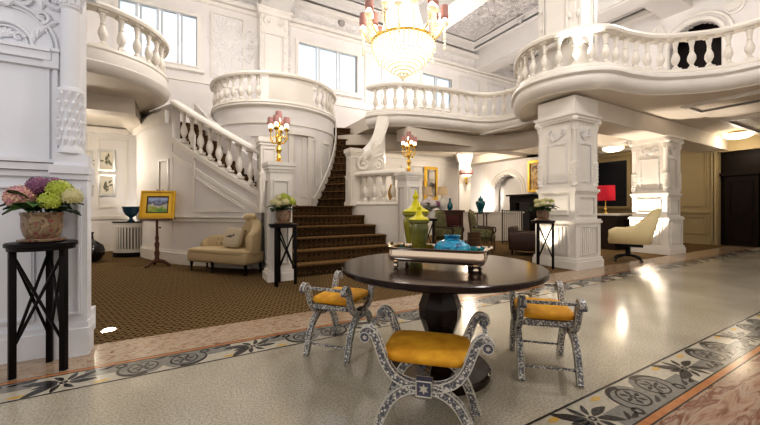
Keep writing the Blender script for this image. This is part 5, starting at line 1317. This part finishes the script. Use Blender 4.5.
# ================================================================= LIGHT
w = bpy.data.worlds.new('World'); sc.world = w; w.use_nodes = True; NT = w.node_tree; bg = NT.nodes['Background']
tc = NT.nodes.new('ShaderNodeTexCoord'); sp = NT.nodes.new('ShaderNodeSeparateXYZ'); NT.links.new(tc.outputs['Generated'], sp.inputs[0])
rp = NT.nodes.new('ShaderNodeValToRGB'); e = rp.color_ramp.elements; e[0].position = .34; e[0].color = (1.0,.98,.96,1); e[1].position = .56; e[1].color = (.30,.52,.78,1)
NT.links.new(sp.outputs[2], rp.inputs[0]); 
mr2 = NT.nodes.new('ShaderNodeMapRange'); mr2.inputs[1].default_value = -.35; mr2.inputs[2].default_value = .35; NT.links.new(sp.outputs[1], mr2.inputs[0])
mx = NT.nodes.new('ShaderNodeMix'); mx.data_type = 'RGBA'; NT.links.new(mr2.outputs[0], mx.inputs[0]); mx.inputs[6].default_value = (1.0,.91,.82,1); NT.links.new(rp.outputs[0], mx.inputs[7]); NT.links.new(mx.outputs[2], bg.inputs[0]);  # warm world tint added behind the camera in place of the unbuilt lobby
mr = NT.nodes.new('ShaderNodeMapRange'); mr.inputs[1].default_value = .2; mr.inputs[2].default_value = .75; mr.inputs[3].default_value = .50; mr.inputs[4].default_value = 1.25
NT.links.new(sp.outputs[1], mr.inputs[0]); NT.links.new(mr.outputs[0], bg.inputs[1])
def lamp(kind, loc, power, col=(1,.86,.68), r=.1, target=None, spot=1.2, blend=.6, name='lamp'):
    l = bpy.data.lights.new(name, kind); l.energy = power; l.color = col; l.shadow_soft_size = r
    o = bpy.data.objects.new(name, l); COL.objects.link(o); o.location = loc
    if kind == 'SPOT': l.spot_size = spot; l.spot_blend = blend
    if target: o.rotation_euler = (Vector(target)-Vector(loc)).to_track_quat('-Z','Y').to_euler()
    return o
WARM = (1,.87,.72)
lamp('POINT', (4.5, 1.0, 7.6), 330, (1,.94,.90), .5)  # upper hall fill points, added in mid-air without fixtures
lamp('POINT', (10.5, 3.2, 7.6), 230, (1,.93,.87), .4)
lamp('POINT', (1.0, 8.0, 6.8), 170, (1,.93,.86), .4)
lamp('POINT', (8.0, 10.2, 6.8), 130, (1,.93,.88), .4)
lamp('POINT', (10.3, 10.5, 3.2), 75, WARM, .12)  # warm lounge fill under the gallery, added without fixtures
lamp('POINT', (7.3, 10.8, 3.2), 50, WARM, .12)
lamp('POINT', (10.2, 6.8, 3.1), 40, WARM, .12)
lamp('POINT', (14.3, 6.6, 3.0), 22, WARM, .12)
lamp('POINT', (l2[0], l2[1], 3.2), 14, WARM, .12)
lamp('POINT', (-2.2, 11.0, 2.5), 48, (1,.88,.72), .12)
# uplighters
lamp('SPOT', (6.75,4.75,.06), 160, WARM, .04, (7.15,4.75,2.6), 1.2)
lamp('SPOT', (11.15,4.7,.06), 420, WARM, .04, (11.75,4.7,2.6), 1.2)
lamp('SPOT', (*P(484,14.9), 1.25), 130, (1,.92,.8), .04, (*P(486,17.), 2.0), 1.3)
lamp('SPOT', (*P(148,9.9), .1), 70, (1,.93,.85), .04, (*P(149,10.8),2.0), 1.2)
lamp('SPOT', (-.45,4.35,.1), 20, (1,.93,.85), .04, (-.86,4.4,2.2), .9)
lamp('SPOT', (7.0,4.0,4.3), 110, (1,.95,.88), .05, (7.3,4.2,7.5), 1.3)

# added upward spots at gallery level, brightening ceiling and upper walls
for (x, y, p_) in ((-2.0,10.5,60),(2.58,10.6,60),(6.6,10.2,85),(9.2,5.2,80),(11.5,9.5,100),(13.8,6.0,50)):
    lamp('SPOT', (x,y,4.35), p_, (1,.94,.93), .15, (x,y,9), 2.7, .4)
lamp('POINT', (-2.2, 1.6, 3.2), 45, (.86,.9,1), .3)  # added cool fill out of view, brightens the left pilaster
lamp('SPOT', (2.2, 4.9, 4.4), 130, (1,.94,.93), .3, (-.2,9.6,1.2), 1.1, .8)  # separate spot from mid-hall onto the wall under the left stairs
